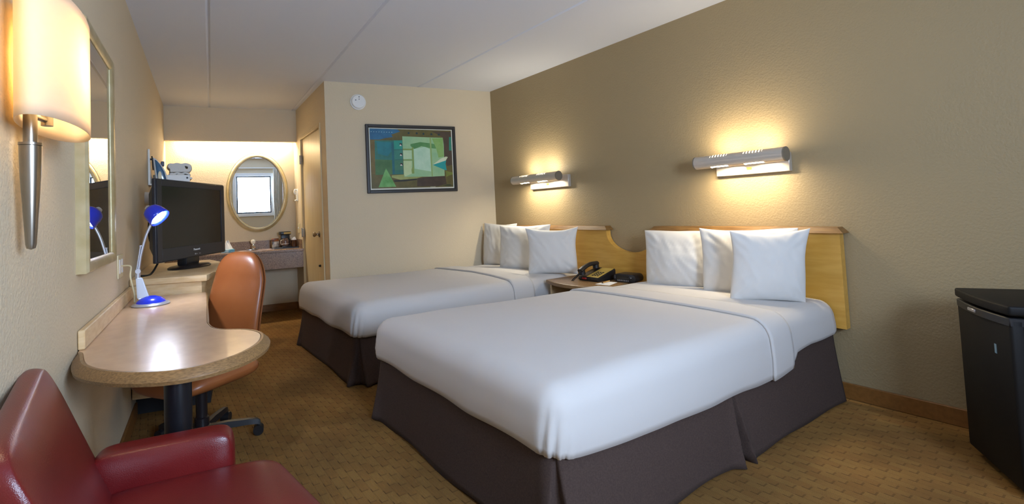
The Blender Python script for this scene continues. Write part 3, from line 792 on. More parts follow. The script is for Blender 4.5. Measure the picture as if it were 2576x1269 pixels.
ol = thing('wall_outlet', 'cream power outlet on the left wall below the mirror', 'outlet', (LX(2.97), 2.97, .865))
X = frame_x((LX(2.97), 2.97, .925), LT)
def LB(b, x0, x1, o0, o1, z0, z1, bev=.002): b.box((x0, min(o0*sgn, o1*sgn), z0), (x1, max(o0*sgn, o1*sgn), z1), bev, 1, X)
b = MB(); LB(b, -.075, .075, .0005, .007, -.058, .058); b.build('cover_plate', 'cream_plastic', ol)
for x in (-.035, .04):
    b = MB(); LB(b, x-.017, x+.017, .006, .010, -.035, .035); b.build('socket', 'white_plastic', ol)

# ------------------------------------------------------------------ desk
dk = thing('desk', 'wall desk with rounded laminate peninsula, oak edge and black post', 'desk', (.05, 2.2, 0))
inner = bez([(LX(2.05)+.018, 2.02, 0), (-.165, 1.83, 0), (-.081, 1.69, 0), (.03, 1.605, 0), (.125, 1.595, 0), (.22, 1.645, 0), (.289, 1.735, 0), (.322, 1.835, 0), (.322, 1.91, 0), (.29, 1.985, 0), (.224, 2.05, 0), (.195, 2.12, 0), (.188, 2.233, 0)], 6)
inner = [(p.x, p.y) for p in inner]+[(.205, 2.44), (.247, 2.90), (.266, 3.185), (LX(3.30)+.003, 3.30), (LX(2.05)+.004, 2.05)]
b = MB(); b.prism(inner, .69, .72, .003, 1); b.build('laminate_top', 'laminate', dk)
# oak edging round the peninsula
n = 13*6-5; edge = [Vector((p[0], p[1])) for p in inner[:12*6+1]]
cen = Vector((.06, 1.95)); vs = []; fs = []; prof = [(0, .7205), (.008, .7205), (.026, .704), (.030, .696), (.028, .686), (.0, .684)]
K = len(prof)
for i, p in enumerate(edge):
    d = (edge[min(i+1, len(edge)-1)]-edge[max(i-1, 0)]).normalized(); nrm = Vector((d.y, -d.x))
    fade = 1 if i < 52 else max(.35, 1-(i-52)/16)
    for o, z in prof:
        q = p+nrm*o*fade; vs.append((max(q.x, LX(q.y)+.002), q.y, z))
for i in range(len(edge)-1):
    for k in range(K): fs.append((i*K+k, i*K+(k+1) % K, (i+1)*K+(k+1) % K, (i+1)*K+k))
fs.append(tuple(range(K))); fs.append(tuple((len(edge)-1)*K+k for k in range(K)))
b = MB(); b.add(vs, fs); b.build('oak_edge', 'oak', dk, angle=30)
b = MB(); b.prism([(.188, 2.233), (.205, 2.44), (.262, 3.15), (.268, 3.15), (.212, 2.44), (.195, 2.233)], .68, .7205); b.build('edge_strip', 'oak', dk, smooth=False)
b = MB(); b.prism([(LX(2.06)+.002, 2.06), (LX(3.29)+.002, 3.29), (LX(3.29)+.022, 3.29), (LX(2.06)+.022, 2.06)], .7205, .785, .003, 1); b.build('backsplash', 'maple', dk, smooth=False)
b = MB(); b.tube([(.06, 1.66, .012), (.06, 1.66, .69)], .036, 28); b.lathe([(0, 0), (.15, 0), (.15, .006), (.06, .014), (0, .014)], (.06, 1.66, .001), 40); b.build('post', mat('post_black', '17161a', .35), dk)
b = MB(); b.box((LX(2.2)+.01, 1.98, .655), (LX(2.2)+.03, 2.95, .689)); b.build('wall_cleat', 'oak', dk, smooth=False)

# TV stand
ts = thing('television_stand', 'maple television cabinet with thick top at the end of the desk', 'cabinet', (.15, 3.7, 0))
b = MB(); b.prism([(LX(3.30)+.003, 3.30), (.270, 3.17), (.300, 3.26), (.370, 3.50), (.455, 4.02), (.40, 4.40), (LX(4.4)+.004, 4.40)], .785, .82, .004, 2); b.build('top', 'maple', ts)
b = MB(); b.prism([(LX(3.32)+.006, 3.32), (.245, 3.205), (.275, 3.29), (.340, 3.52), (.425, 4.02), (.37, 4.37), (LX(4.37)+.006, 4.37)], .15, .7845); b.build('body', 'maple', ts, smooth=False)
b = MB(); b.prism([(LX(3.52)+.006, 3.52), (.30, 3.44), (.38, 4.0), (.33, 4.3), (LX(4.3)+.006, 4.3)], .001, .1495); b.build('toe_kick', 'black_matte', ts, smooth=False)

# television
tv = thing('television', 'dark grey flat screen television turned toward the beds on its oval foot', 'television', (.24, 3.85, .82), math.atan2(.835, .55))
# local x along the screen, local -y is the screen side, z up
TW, TH, z0 = .84, .525, .065
b = MB(); b.box((-TW/2, -.02, z0), (TW/2, .004, z0+TH), .006, 3)
b.add([(-TW/2+.02, .002, z0+.02), (TW/2-.02, .002, z0+.02), (TW/2-.02, .002, z0+TH-.02), (-TW/2+.02, .002, z0+TH-.02), (-TW/2+.12, .10, z0+.09), (TW/2-.12, .10, z0+.09), (TW/2-.12, .10, z0+TH-.09), (-TW/2+.12, .10, z0+TH-.09)],
      [(0, 1, 5, 4), (1, 2, 6, 5), (2, 3, 7, 6), (3, 0, 4, 7), (4, 5, 6, 7), (0, 3, 2, 1)])
b.build('housing', 'tv_plastic', tv, local=True)
sx0, sx1, sz0, sz1 = -TW/2+.055, TW/2-.055, z0+.085, z0+TH-.045
b = MB(); w = .012
for lo, hi in (((-TW/2+.008, z0+.008), (sx0, z0+TH-.008)), ((sx1, z0+.008), (TW/2-.008, z0+TH-.008)), ((sx0, z0+.008), (sx1, sz0)), ((sx0, sz1), (sx1, z0+TH-.008))):
    b.box((lo[0], -.026, lo[1]), (hi[0], -.018, hi[1]), .0015, 1)
b.build('bezel', 'tv_plastic', tv, local=True)
b = MB(); b.box((sx0-.002, -.0215, sz0-.002), (sx1+.002, -.019, sz1+.002)); b.build('screen', 'tv_screen', tv, local=True, smooth=False)
def lettering(name, text, size, Xl, m, parent, depth=.0008):
    c = bpy.data.curves.new(name, 'FONT'); c.body = text; c.size = size; c.extrude = depth; c.align_x = 'CENTER'; c.align_y = 'CENTER'
    c.materials.append(M[m]); o = bpy.data.objects.new('text', c); me = bpy.data.meshes.new_from_object(o); bpy.data.objects.remove(o)
    o = bpy.data.objects.new(name, me); COL.objects.link(o); o.parent = parent; o.matrix_local = Xl; return o
lettering('brand_lettering', 'Panasonic', .021, Matrix.Translation((.015, -.0265, z0+.055)) @ Matrix.Rotation(PI/2, 4, 'X'), 'white_plastic', tv)
b = MB(); b.box((-.012, -.0275, z0+.020), (.004, -.025, z0+.028)); b.box((.014, -.0275, z0+.021), (.019, -.025, z0+.026)); b.box((.04, -.0275, z0+.022), (.06, -.025, z0+.025)); b.build('indicator_lights', 'silver_paint', tv, local=True, smooth=False)
b = MB(); b.lathe([(0, 0), (.18, 0), (.185, .006), (.17, .014), (.09, .022), (0, .024)], (-.03, .0, .001), 56, sx=1, sy=.6); b.build('foot', 'black_plastic', tv, local=True)
b = MB(); b.box((-.10, -.02, .018), (.06, .05, z0+.02), .012, 2); b.build('neck', 'black_plastic', tv, local=True)
tag(MB().tube(bez([(.045, 3.62, .90), (.0, 3.5, .83), (-.045, 3.42, .826), (-.07, 3.5, .826)], 10), .006, 8).build('power_cable', 'cable_black'), 'black cable lying on the cabinet behind the television corner', 'cable')
cbl = thing('cable_outlet', 'round white cable cover with black lead on the left wall behind the television', 'outlet', (LX(4.3), 4.3, 1.29))
X = frame_x((LX(4.22), 4.22, 1.315), LT) @ Matrix.Rotation(-PI/2*sgn, 4, 'X')
b = MB(); b.lathe([(0, 0), (.05, 0), (.048, .03), (.0, .036)], n=28, X=X); b.build('cover', 'white_plastic', cbl)
b = MB(); b.tube(bez([(LX(4.22)+.03, 4.22, 1.30), (LX(4.2)+.03, 4.12, 1.26), (LX(4.1)+.03, 4.05, 1.1), (LX(4.1)+.04, 4.0, 1.0), (.05, 3.98, .93)], 10), .006, 8); b.build('lead', 'cable_black', cbl)

# desk lamp
dl = thing('desk_lamp', 'blue and silver desk lamp, switched on, at the far end of the desk', 'desk lamp', (-.005, 2.93, .7205))
bx, by, bz = -.005, 2.93, .7205
b = MB(); b.lathe([(0, 0), (.082, 0), (.085, .004), (.08, .010), (.07, .014), (0, .014)], (bx, by, bz), 48); b.build('foot_ring', 'silver_paint', dl)
b = MB(); b.lathe([(.066, .012), (.062, .022), (.045, .036), (.02, .045), (0, .046)], (bx, by, bz), 48); b.build('foot_dome', 'blue_paint', dl)
b = MB(); X = Matrix.Identity(4)
b.add([(-.062, 2.925, .755), (-.010, 2.925, .755), (-.010, 2.965, .755), (-.062, 2.965, .755), (-.068, 2.93, .862), (-.040, 2.93, .862), (-.040, 2.96, .862), (-.068, 2.96, .862)],
      [(0, 3, 2, 1), (4, 5, 6, 7), (0, 1, 5, 4), (1, 2, 6, 5), (2, 3, 7, 6), (3, 0, 4, 7)])
bmesh.ops.bevel(b.bm, geom=b.bm.edges[:], offset=.004, segments=2, affect='EDGES')
b.build('lower_arm', 'silver_paint', dl)
b = MB(); b.tube([(-.06, 2.945, .858), (-.058, 2.945, .90)], .012, 12); X = frame_x((-.058, 2.945, .895), (0, 1, 0)); b.tube([(-.058, 2.925, .895), (-.058, 2.965, .895)], .012, 16); b.build('joint', 'silver_paint', dl)
b = MB(); b.tube(bez([(-.056, 2.945, .90), (-.044, 2.945, .98), (-.022, 2.945, 1.07), (.004, 2.945, 1.135)], 10), .0065, 12); b.tube([(-.066, 2.94, .885), (-.046, 2.94, 1.02)], .0035, 10); b.tube([(-.050, 2.94, 1.02), (-.038, 2.945, 1.02)], .004, 10); b.build('upper_arm', 'silver_paint', dl)
b = MB(); b.tube([(.006, 2.93, 1.142), (.006, 2.96, 1.142)], .013, 20); b.tube([(.006, 2.945, 1.142), (.026, 2.945, 1.162)], [.010, .018], 16); b.build('head_joint', 'silver_paint', dl)
# hood: half dome opening down and forward
hd = Vector((.62, -.42, -.66)).normalized()
X = Matrix.Translation((.022, 2.945, 1.178)) @ hd.to_track_quat('-Z', 'Y').to_matrix().to_4x4()
b = MB(); prof = [(.012, .046), (.028, .043), (.040, .032), (.047, .012), (.050, -.012), (.052, -.032)]
b.lathe(prof, n=40, X=X, caps=False); b.build('hood', 'blue_paint', dl, solid=.002)
b = MB(); b.lathe([(0, .064), (.012, .060), (.018, .048), (.018, .042)], n=20, X=X); b.build('hood_cap', 'silver_paint', dl)
b = MB(); b.lathe([(0, -.036), (.018, -.032), (.034, -.018), (.034, 0), (.02, .02), (0, .024)], n=24, X=X); b.build('bulb', 'bulb_cool', dl)
light('desk_lamp_light', 'SPOT', Vector((.022, 2.945, 1.178))+hd*.045, 5.5, (.82, .88, 1), Vector((.022, 2.945, 1.178))+hd, radius=.03, spot=2.5)
tag(MB().tube(bez([(LX(2.98)+.012, 2.99, .925), (LX(2.95)+.05, 2.96, .92), (-.09, 2.94, .87), (-.075, 2.965, .78), (-.075, 2.99, .735), (-.06, 3.0, .727)], 12), .004, 10).build('lamp_cord', 'cream_plastic'), 'cream cord with plug from the outlet down to the blue desk lamp', 'cord')

# ------------------------------------------------------------------ office chair
hub = Vector((.205, 2.84, 0)); fa = math.radians(212.5)
oc = thing('office_chair', 'tan leather swivel chair tucked under the desk', 'office chair', hub, fa-math.radians(-90))
# local frame: chair faces local -Y
b = MB(); b.lathe([(.034, .075), (.034, .135), (.027, .14), (.027, .26), (.022, .265), (.022, .30)], n=24); b.build('gas_lift', mat('lift_black', '1d181b', .35), oc, local=True)
b = MB(); b.lathe([(0, .06), (.05, .06), (.05, .085), (.036, .095), (0, .096)], n=28); b.build('hub', 'black_plastic', oc, local=True)
rot0 = fa+math.radians(90)
for k, ang in enumerate((-13, 59, 131, 203, 275)):
    a = math.radians(ang)-rot0; d = Vector((math.cos(a), math.sin(a), 0)); s = Vector((-d.y, d.x, 0)); r1 = .265
    b = MB(); pts = []
    prof = [(.03, .062, .092, .022), (.12, .064, .094, .020), (.22, .062, .088, .017), (.26, .058, .082, .015), (.275, .05, .072, .010)]
    vs = []
    for r_, zl, zh, w_ in prof:
        vs += [d*r_+s*w_+Vector((0, 0, zl)), d*r_-s*w_+Vector((0, 0, zl)), d*r_-s*w_*.7+Vector((0, 0, zh)), d*r_+s*w_*.7+Vector((0, 0, zh))]
    fs = [(4*i+q, 4*i+(q+1) % 4, 4*i+4+(q+1) % 4, 4*i+4+q) for i in range(4) for q in range(4)]+[(0, 1, 2, 3), (16, 19, 18, 17)]
    b.add(vs, fs); lg = b.build('base_leg', 'black_plastic', oc, local=True, angle=30)
    b = MB(); c = d*r1
    b.tube([c+s*-.022+Vector((0, 0, .026)), c+s*.022+Vector((0, 0, .026))], .0255, 20); b.tube([c+Vector((0, 0, .03)), c+Vector((0, 0, .07))], .009, 10)
    b.build('caster', 'black_plastic', lg, local=True)
b = MB(); b.box((-.08, -.10, .30), (.08, .10, .325), .008, 2); b.tube([(0, .08, .31), (0, .20, .315), (0, .255, .35), (0, .265, .45)], [.02, .022, .022, .02], 12, flat=.5); b.build('mechanism', 'black_plastic', oc, local=True)
def seat_shape(v):   # pad lies in XZ, make it lie in XY; Y of pad is thickness
    x, t, y = v.x, -v.y, v.z
    z = .37+t*1.0
    if y < -.12: z -= .35*(y+.12)**2*4
    return Vector((x, y-.02, z-.012*math.cos(x/.25*PI/2)))
b = MB(); b.pad(.25, .235, 4.2, .045, 6, 2.1, seat_shape, 12, 80); b.weld(); b.build('seat', 'tan_leather', oc, local=True, angle=80)
lean = .16
def back_shape(v):
    x, t, z = v.x, v.y, v.z
    wid = 1-.10*max(0, (z-.02)/.33)**2 - .06*max(0, -z/.33)
    y = .215+t+lean*(z+.33)*.55-.03*math.cos(min(1, abs(z+.1)/.25)*PI/2)+.10*x*x/.23*-1*.6
    return Vector((x*wid, y, .648+z))
b = MB(); b.pad(.196, .302, 3.4, .038, 7, 2.0, back_shape, 14, 96, Tb=.004); b.weld(); b.build('back_cushion', 'tan_leather', oc, local=True, angle=80)
b = MB(); b.pad(.193, .299, 3.4, .0, 7, 2.0, lambda v: back_shape(Vector((v.x, v.y+.012, v.z))), 14, 96, Tb=.03); b.weld(); b.build('back_shell', 'tan_leather', oc, local=True, angle=80)

# ------------------------------------------------------------------ red armchair
ac = thing('armchair', 'red leather armchair in the lower left corner', 'armchair', (-.017, 1.246, 0), math.radians(-9.5))
# local x forward (seat front at +x), y across; origin under the seat
def blob(lo, hi, bev, seg, fn=None, sub=1):
    b = MB(); t = bmesh.new(); bmesh.ops.create_cube(t, size=1)
    for v in t.verts: v.co = Vector(((lo[i]+hi[i])/2+v.co[i]*(hi[i]-lo[i]) for i in range(3)))
    bmesh.ops.subdivide_edges(t, edges=t.edges[:], cuts=7, use_grid_fill=True)
    c = Vector(((lo[i]+hi[i])/2 for i in range(3))); h = Vector(((hi[i]-lo[i])/2 for i in range(3)))
    for v in t.verts:   # round the box: clamp to inner box then push out by bev
        d = v.co-c; inn = Vector((max(-h[i]+bev, min(h[i]-bev, d[i])) for i in range(3))); e = d-inn
        L = max(abs(e.x), abs(e.y), abs(e.z))
        if e.length > 1e-9: e = e.normalized()*bev*min(1, L/bev)
        v.co = c+inn+e
    if fn:
        for v in t.verts: v.co = fn(v.co.copy())
    b.merge(t); return b
def seatfn(v):
    if v.x > -.05: v.x += (v.x+.05)/.33*.345*max(0, min(.33, .19-v.y))
    if v.z > .45: v.z += .012*(1-min(1, abs(v.y)/.20)**2)*(1-min(1, abs(v.x-.08)/.22)**2)
    return v
b = blob((-.13, -.20, .40), (.262, .186, .515), .04, 3, seatfn); b.build('seat_cushion', 'red_leather', ac, local=True, angle=80, sub=2)
def backfn(v):
    k = (v.z-.515)/.265; v.x -= .115*k+.24*v.y
    v.y *= 1+.22*(k-1)*(.5 if v.y > 0 else 0)
    return v
b = blob((-.125, -.30, .33), (-.058, .315, .80), .033, 3, backfn); b.build('backrest', 'red_leather', ac, local=True, angle=80, sub=2)
for y0, y1 in ((.162, .262), (-.30, -.205)):
    b = blob((-.15, y0, .27), (.163, y1, .592), .030, 3, lambda v: v); b.build('arm', 'red_leather', ac, local=True, angle=80, sub=2)
b = MB(); b.box((-.15, -.27, .22), (.22, .23, .41), .02, 2); b.build('base_frame', 'red_leather', ac, local=True)
for x in (-.12, .19):
    for y in (-.24, .20):
        b = MB(); b.tube([(x, y, .23), (x, y, .001)], [.022, .015], 14); b.build('leg', 'oak', ac, local=True)

# ------------------------------------------------------------------ fridge
fx = Vector((2.94, .632, 0)); fd = Vector((-.305, -.182, 0)).normalized()
fr = thing('mini_fridge', 'black mini refrigerator at the right edge against the taupe wall', 'refrigerator', fx, math.atan2(fd.y, fd.x))
# local x along the front, local y: into the body
inw = 1 if (Matrix.Rotation(math.atan2(fd.y, fd.x), 3, 'Z') @ Vector((0, 1, 0))).dot(Vector((.5, -.85, 0))) > 0 else -1
WF = .40
b = MB(); b.box((.002, min(inw*.045, inw*.42), .02), (WF-.002, max(inw*.045, inw*.42), .661), .006, 2); b.build('cabinet', 'fridge', fr, local=True)
b = MB(); b.box((0, min(0, inw*.042), .035), (WF, max(0, inw*.042), .652), .010, 3); dr = b.build('door', 'fridge', fr, local=True)
b = MB()
pl = [(0, inw*.042), (0, inw*-.0)]+[(WF*i/14, inw*-.018*math.sin(PI*i/14)) for i in range(1, 14)]+[(WF, 0), (WF, inw*.042)]
b.prism(pl, .622, .654, .003, 1); b.build('handle_lip', 'black_plastic', dr, local=True)
b = MB(); pl = [(-.008, inw*.43), (-.008, inw*-.002)]+[(WF*i/14, inw*(-.004-.014*math.sin(PI*i/14))) for i in range(1, 14)]+[(WF+.008, inw*-.002), (WF+.008, inw*.43)]
b.prism(pl, .662, .698, .008, 3); b.build('worktop', 'fridge', fr, local=True)
b = MB(); b.box((.285, min(0, -inw*.0015), .50), (.298, max(0, -inw*.0015), .535)); b.build('badge', mat('badge_blue', '7f9fb5', .4), dr, local=True, smooth=False)
b = MB(); b.box((.15, min(-inw*.012, -inw*.021), .632), (.21, max(-inw*.012, -inw*.021), .645), .002, 1); b.build('logo_plate', 'silver_paint', dr, local=True)
for x in (.04, WF-.04):
    for y in (.08, .38): MB().tube([(x, inw*y, .022), (x, inw*y, 0.0)], .016, 12).build('foot', 'black_plastic', fr, local=True)

# ------------------------------------------------------------------ vanity alcove
vd = Vector((1, -.1763, 0)).normalized()
vc = thing('vanity_counter', 'speckled brown granite vanity counter with backsplash in the alcove', 'counter', (.9, 6.0, .55))
def Vp(x, off): 
    n = Vector((-.1763, -1, 0)).normalized(); return (x+n.x*off, VY(x)+n.y*off)
xl, xr = .17, 1.495
b = MB(); b.prism([(LX(6.4)+.004, VY(LX(6.4))-.003), (1.533, VY(1.533)-.003), (WX(5.73)-.006, 5.73), (LX(6.0)+.004, 5.97)], .735, .765, .004, 1); b.build('slab', 'granite', vc, smooth=False)
b = MB(); b.prism([(LX(6.0)+.004, 5.995), (LX(6.0)+.004, 5.975), (WX(5.745)-.006, 5.745), (WX(5.765)-.006, 5.765)], .55, .7345); b.build('apron', 'granite', vc, smooth=False)
b = MB(); b.prism([(LX(6.38)+.004, VY(LX(6.38))-.004), (1.52, VY(1.52)-.004), (1.517, VY(1.517)-.022), (LX(6.38)+.004, VY(LX(6.38))-.022)], .7655, .865); b.prism([(WX(6.16)-.004, 6.165), (WX(5.80)-.004, 5.80), (WX(5.80)-.02, 5.80), (WX(6.16)-.02, 6.165)], .7655, .865); b.build('backsplash', 'granite', vc, smooth=False)
b = MB(); X = frame_x((1.03, 6.03, .7655), vd); b.lathe([(.20, 0), (.20, .004), (.185, .006), (.18, .0), (.17, -.0005)], n=48, X=X, sy=.62, caps=False); b.build('basin_rim', mat('basin', 'b9a6a0', .25), vc)
fc = thing('faucet', 'chrome single handle faucet with clear knob on the vanity', 'faucet', (1.02, 6.15, .7655))
b = MB(); b.box((.94, 6.135, .766), (1.10, 6.175, .776), .004, 2); b.tube([(1.02, 6.155, .776), (1.02, 6.155, .83)], [.022, .017], 18); b.tube(bez([(1.02, 6.15, .80), (1.018, 6.09, .815), (1.015, 6.05, .80)], 8), [.014]*17, 14); b.build('spout', 'chrome', fc)
b = MB(); b.lathe([(0, 0), (.014, .0), (.026, .018), (.028, .035), (.02, .052), (0, .058)], (1.02, 6.155, .835), 10); b.build('knob', mat('acrylic', 'f4f0e0', .08), fc, smooth=False)
tb = thing('tissue_box', 'flat tissue box with a white tissue on the vanity beside the television', 'tissue box', (.74, 6.07, .7655))
b = MB(); b.box((.66, 6.02, .766), (.80, 6.13, .80), .003, 1); b.build('carton', mat('carton', 'd8ecf0', .6, col2='2f9ab8', nscale=16), tb)
b = MB(); b.grid(24, 10, lambda u, v: Vector((.73+(.055-.04*v)*math.cos(2*PI*u)*(1+.25*math.sin(6*PI*u)), 6.075+(.04-.03*v)*math.sin(2*PI*u), .798+.085*v+.02*math.sin(4*PI*u)*v)), closeu=True); b.build('tissue', 'paper', tb, solid=.001)
# coffee tray
tag(MB().prism([(1.215, 6.14), (1.20, 5.995), (1.494, 5.95), (1.500, 6.095)], .766, .778, .003, 1).build('serving_tray', 'black_plastic'), 'black tray under the coffee things on the vanity', 'tray')
cm = thing('coffee_maker', 'small black coffee maker on the tray on the vanity', 'coffee maker', (1.36, 6.06, .778))
b = MB(); b.box((1.31, 5.98, .778), (1.42, 6.10, .795), .004, 2); b.box((1.32, 6.055, .795), (1.42, 6.105, .96), .006, 2); b.box((1.30, 5.985, .925), (1.42, 6.105, .965), .008, 2); b.build('body', 'black_plastic', cm)
b = MB(); b.box((1.335, 5.984, .935), (1.418, 5.990, .957), .001, 1); b.build('brew_panel', 'phone_gold', cm)
b = MB(); b.lathe([(0, 0), (.036, 0), (.042, .015), (.042, .06), (.03, .085), (.032, .09)], (1.355, 6.012, .797), 24); b.build('carafe', mat('carafe_glass', '6b5248', .06, coat=.5), cm)
b = MB(); b.lathe([(.0425, .02), (.0432, .02), (.0432, .028), (.0425, .028)], (1.355, 6.012, .797), 24); b.tube(bez([(1.32, 5.985, .87), (1.295, 5.965, .86), (1.295, 5.965, .82), (1.32, 5.985, .81)], 6), .005, 8); b.build('carafe_band', 'steel', cm)
for q, (x, y) in enumerate(((1.245, 6.03),)):
    cu_ = thing('coffee_packet', 'orange and white coffee packet standing at the left of the coffee maker', 'packet', (x, y, .778))
    b = MB(); b.box((x-.038, y-.012, .778), (x+.038, y+.012, .86), .006, 2); b.build('pouch', mat('pouch', 'd8d0c0', .4, col2='3a2c22', nscale=24), cu_)
    b = MB(); b.box((x-.039, y-.013, .855), (x+.039, y+.013, .89), .004, 2); b.build('pouch_top', mat('pouch_orange', 'd0741c', .4, col2='3a1c10', nscale=22), cu_)
gl = MB().lathe([(.028, 0), (.032, .09), (.031, .09), (.027, .004), (0, .004)], (1.245, 6.085, .778), 24).build('plastic_cup', mat('cup_clear', 'e8e6e0', .15, trans=.8))
tag(gl, 'clear plastic cup behind the orange coffee packet', 'cup')
ms = thing('mug', 'brown glossy mug with paper at the right end of the tray', 'mug', (1.44, 6.02, .778))
b = MB(); b.lathe([(0, 0), (.034, 0), (.038, .02), (.036, .082), (.033, .082), (.033, .01), (0, .01)], (1.452, 6.005, .778), 24); b.build('cup_body', 'glass_dark', ms)
b = MB(); b.grid(20, 6, lambda u, v: Vector((1.452+(.034-.012*v)*math.cos(2*PI*u), 6.005+(.034-.01*v)*math.sin(2*PI*u), .858+.03*v+.008*math.sin(6*PI*u)*v)), closeu=True); b.build('paper_wrap', 'paper', ms, solid=.001)
# drain pipe
b = MB(); b.tube(bez([(1.03, 6.10, .60), (1.03, 6.10, .47), (1.035, 6.08, .40), (1.07, 6.06, .37), (1.10, 6.08, .40), (1.10, 6.12, .45), (1.07, 6.24, .46)], 10), .02, 14)
tag(b.build('drain_pipe', 'black_plastic'), 'black curved drain trap under the vanity counter', 'pipe')

# oval mirror, hung a touch forward at the top
om = thing('oval_mirror', 'oval mirror in a thick brushed gold frame above the vanity', 'mirror', (1.10, 6.36, .99))
ang, tilt = .09, .018
nrm = Vector((-math.sin(ang)*math.cos(tilt), -math.cos(ang)*math.cos(tilt), -math.sin(tilt)))
xa = Vector((math.cos(ang), -math.sin(ang), 0)); za = xa.cross(-nrm).normalized()
if za.z < 0: za = -za
ctr = Vector((1.100, 6.178, 1.450))
ctr.y = VY(1.107)-.055
X = Matrix(((xa.x, -nrm.x, za.x, ctr.x), (xa.y, -nrm.y, za.y, ctr.y), (xa.z, -nrm.z, za.z, ctr.z), (0, 0, 0, 1)))
A_, B_, tw = .322, .452, .027
b = MB(); vs = []; K = 12; N = 96; fs = []
for i in range(N):
    t = 2*PI*i/N
    for k in range(K):
        a = 2*PI*k/K; off = tw*math.cos(a); dep = -.020*math.sin(a)+.014*math.cos(a)*(1 if math.sin(a) > 0 else 0)
        vs.append(((A_+off)*math.cos(t), dep, (B_+off)*math.sin(t)))
for i in range(N):
    for k in range(K): fs.append((i*K+k, ((i+1) % N)*K+k, ((i+1) % N)*K+(k+1) % K, i*K+(k+1) % K))
b.add(vs, fs, X); b.build('frame', 'gold_frame', om, angle=80)
b = MB(); vs = [((A_-.02)*math.cos(2*PI*i/N), -.004, (B_-.02)*math.sin(2*PI*i/N)) for i in range(N)]+[((A_-.02)*math.cos(2*PI*i/N), .002, (B_-.02)*math.sin(2*PI*i/N)) for i in range(N)]
b.add(vs, [tuple(range(N)), tuple(range(N, 2*N))[::-1]]+[(i, (i+1) % N, N+(i+1) % N, N+i) for i in range(N)], X); b.build('mirror_glass', 'mirror', om, smooth=False)

# light strip tucked behind the soffit
ls = thing('cove_light', 'fluorescent strip hidden behind the soffit over the vanity', 'light strip', (.85, 6.2, 2.08))
b = MB(); p = [Vector((x, SY(x)+.095, 2.115)) for x in (.28, 1.42)]; b.tube(p, .013, 14); b.build('tube', mat('tube_glow', 'ffffff', .5, emit='fff0d8', estr=14), ls)
b = MB(); b.prism([(.24, SY(.24)+.065), (1.46, SY(1.46)+.065), (1.46, SY(1.46)+.125), (.24, SY(.24)+.125)], 2.14, 2.17); b.build('fixture', 'white_plastic', ls, smooth=False)
mid = (p[0]+p[1])/2
o = light('cove_glow', 'AREA', mid+Vector((0.01, .03, -.02)), 8, (1, .91, .76), mid+Vector((.06, .34, -.9)), 1.12, .05)
q = Matrix(((vd.x, 0, 0), (vd.y, 0, 0), (0, 0, 0)))
dirv = Vector((.03, .16, -.9)).normalized(); zax = -dirv; xax = (vd-zax*vd.dot(zax)).normalized(); yax = zax.cross(xax)
o.rotation_euler = Matrix(((xax.x, yax.x, zax.x), (xax.y, yax.y, zax.y), (xax.z, yax.z, zax.z))).to_euler()

# iron holder, iron, shelf and towels on the left wall of the alcove
ih = thing('iron_holder', 'white pointed iron holder on the left wall above the television', 'iron holder', (LX(4.5), 4.5, 1.42))
b = MB(); X = frame_x((LX(4.5)+.001, 4.5, 1.43), LT)
pl = [(-.06, 0), (.11, 0), (.11, .05), (.04, .10), (-.02, .20), (-.045, .28), (-.06, .285)]
XX = X @ Matrix(((1, 0, 0, 0), (0, 0, sgn, 0), (0, 1, 0, 0), (0, 0, 0, 1)))
b.prism(pl, 0, .014, .003, 1, X=XX); b.box((-.05, min(0, .16*sgn), .0), (.10, max(0, .16*sgn), .012), .003, 1, X); b.build('wall_plate', 'white_plastic', ih, smooth=False)
b = MB(); b.tube([(LX(4.46)+.012, 4.46, 1.635), (LX(4.46)+.03, 4.46, 1.635)], .007, 10); b.tube([(LX(4.46)+.028, 4.46, 1.66), (LX(4.46)+.035, 4.46, 1.55)], .005, 8); b.build('hook', 'black_plastic', ih)
ir = thing('clothes_iron', 'blue and white clothes iron standing upright in its holder', 'iron', (.07, 4.52, 1.445))
outl = [(.020, 1.655), (.045, 1.640), (.075, 1.60), (.105, 1.545), (.122, 1.47), (.122, 1.448), (.045, 1.448), (.035, 1.52)]
Y = Matrix(((1, 0, 0, 0), (0, 0, 1, 4.47), (0, 1, 0, 0), (0, 0, 0, 1)))
b = MB(); b.prism(outl, 0, .09, .010, 3, X=Y); b.build('sole_body', 'white_plastic', ir)
b = MB(); inn = [(.034, 1.636), (.048, 1.625), (.072, 1.59), (.098, 1.535), (.112, 1.47), (.112, 1.456), (.056, 1.456), (.046, 1.52)]
hole = 12
b.prism(inn, -.012, .004, .004, 2, X=Y); b.build('water_tank', mat('tank_blue', '2d5f82', .2, coat=.4, col2='24506f', nscale=8), ir)
b = MB(); b.prism([(.066+.013*math.cos(2*PI*i/16), 1.505+.038*math.sin(2*PI*i/16)) for i in range(16)], -.015, -.008, .002, 1, X=Y); b.build('handle_opening', 'cream_plastic', ir)
b = MB(); b.box((.075, 4.475, 1.585), (.098, 4.535, 1.622), .004, 1); b.build('dial', mat('dial_navy', '2a3350', .4), ir)
sh = thing('wall_shelf', 'white wall shelf carrying folded towels in the alcove', 'shelf', (.2, 4.66, 1.45))
b = MB(); b.box((.03, 4.60, 1.49), (.30, 4.82, 1.505), .003, 1); b.box((.03, 4.595, 1.455), (.283, 4.607, 1.525), .003, 1); b.box((LX(4.8)+.004, 4.60, 1.45), (.034, 4.82, 1.525), .003, 1); b.build('ledge', 'white_plastic', sh)
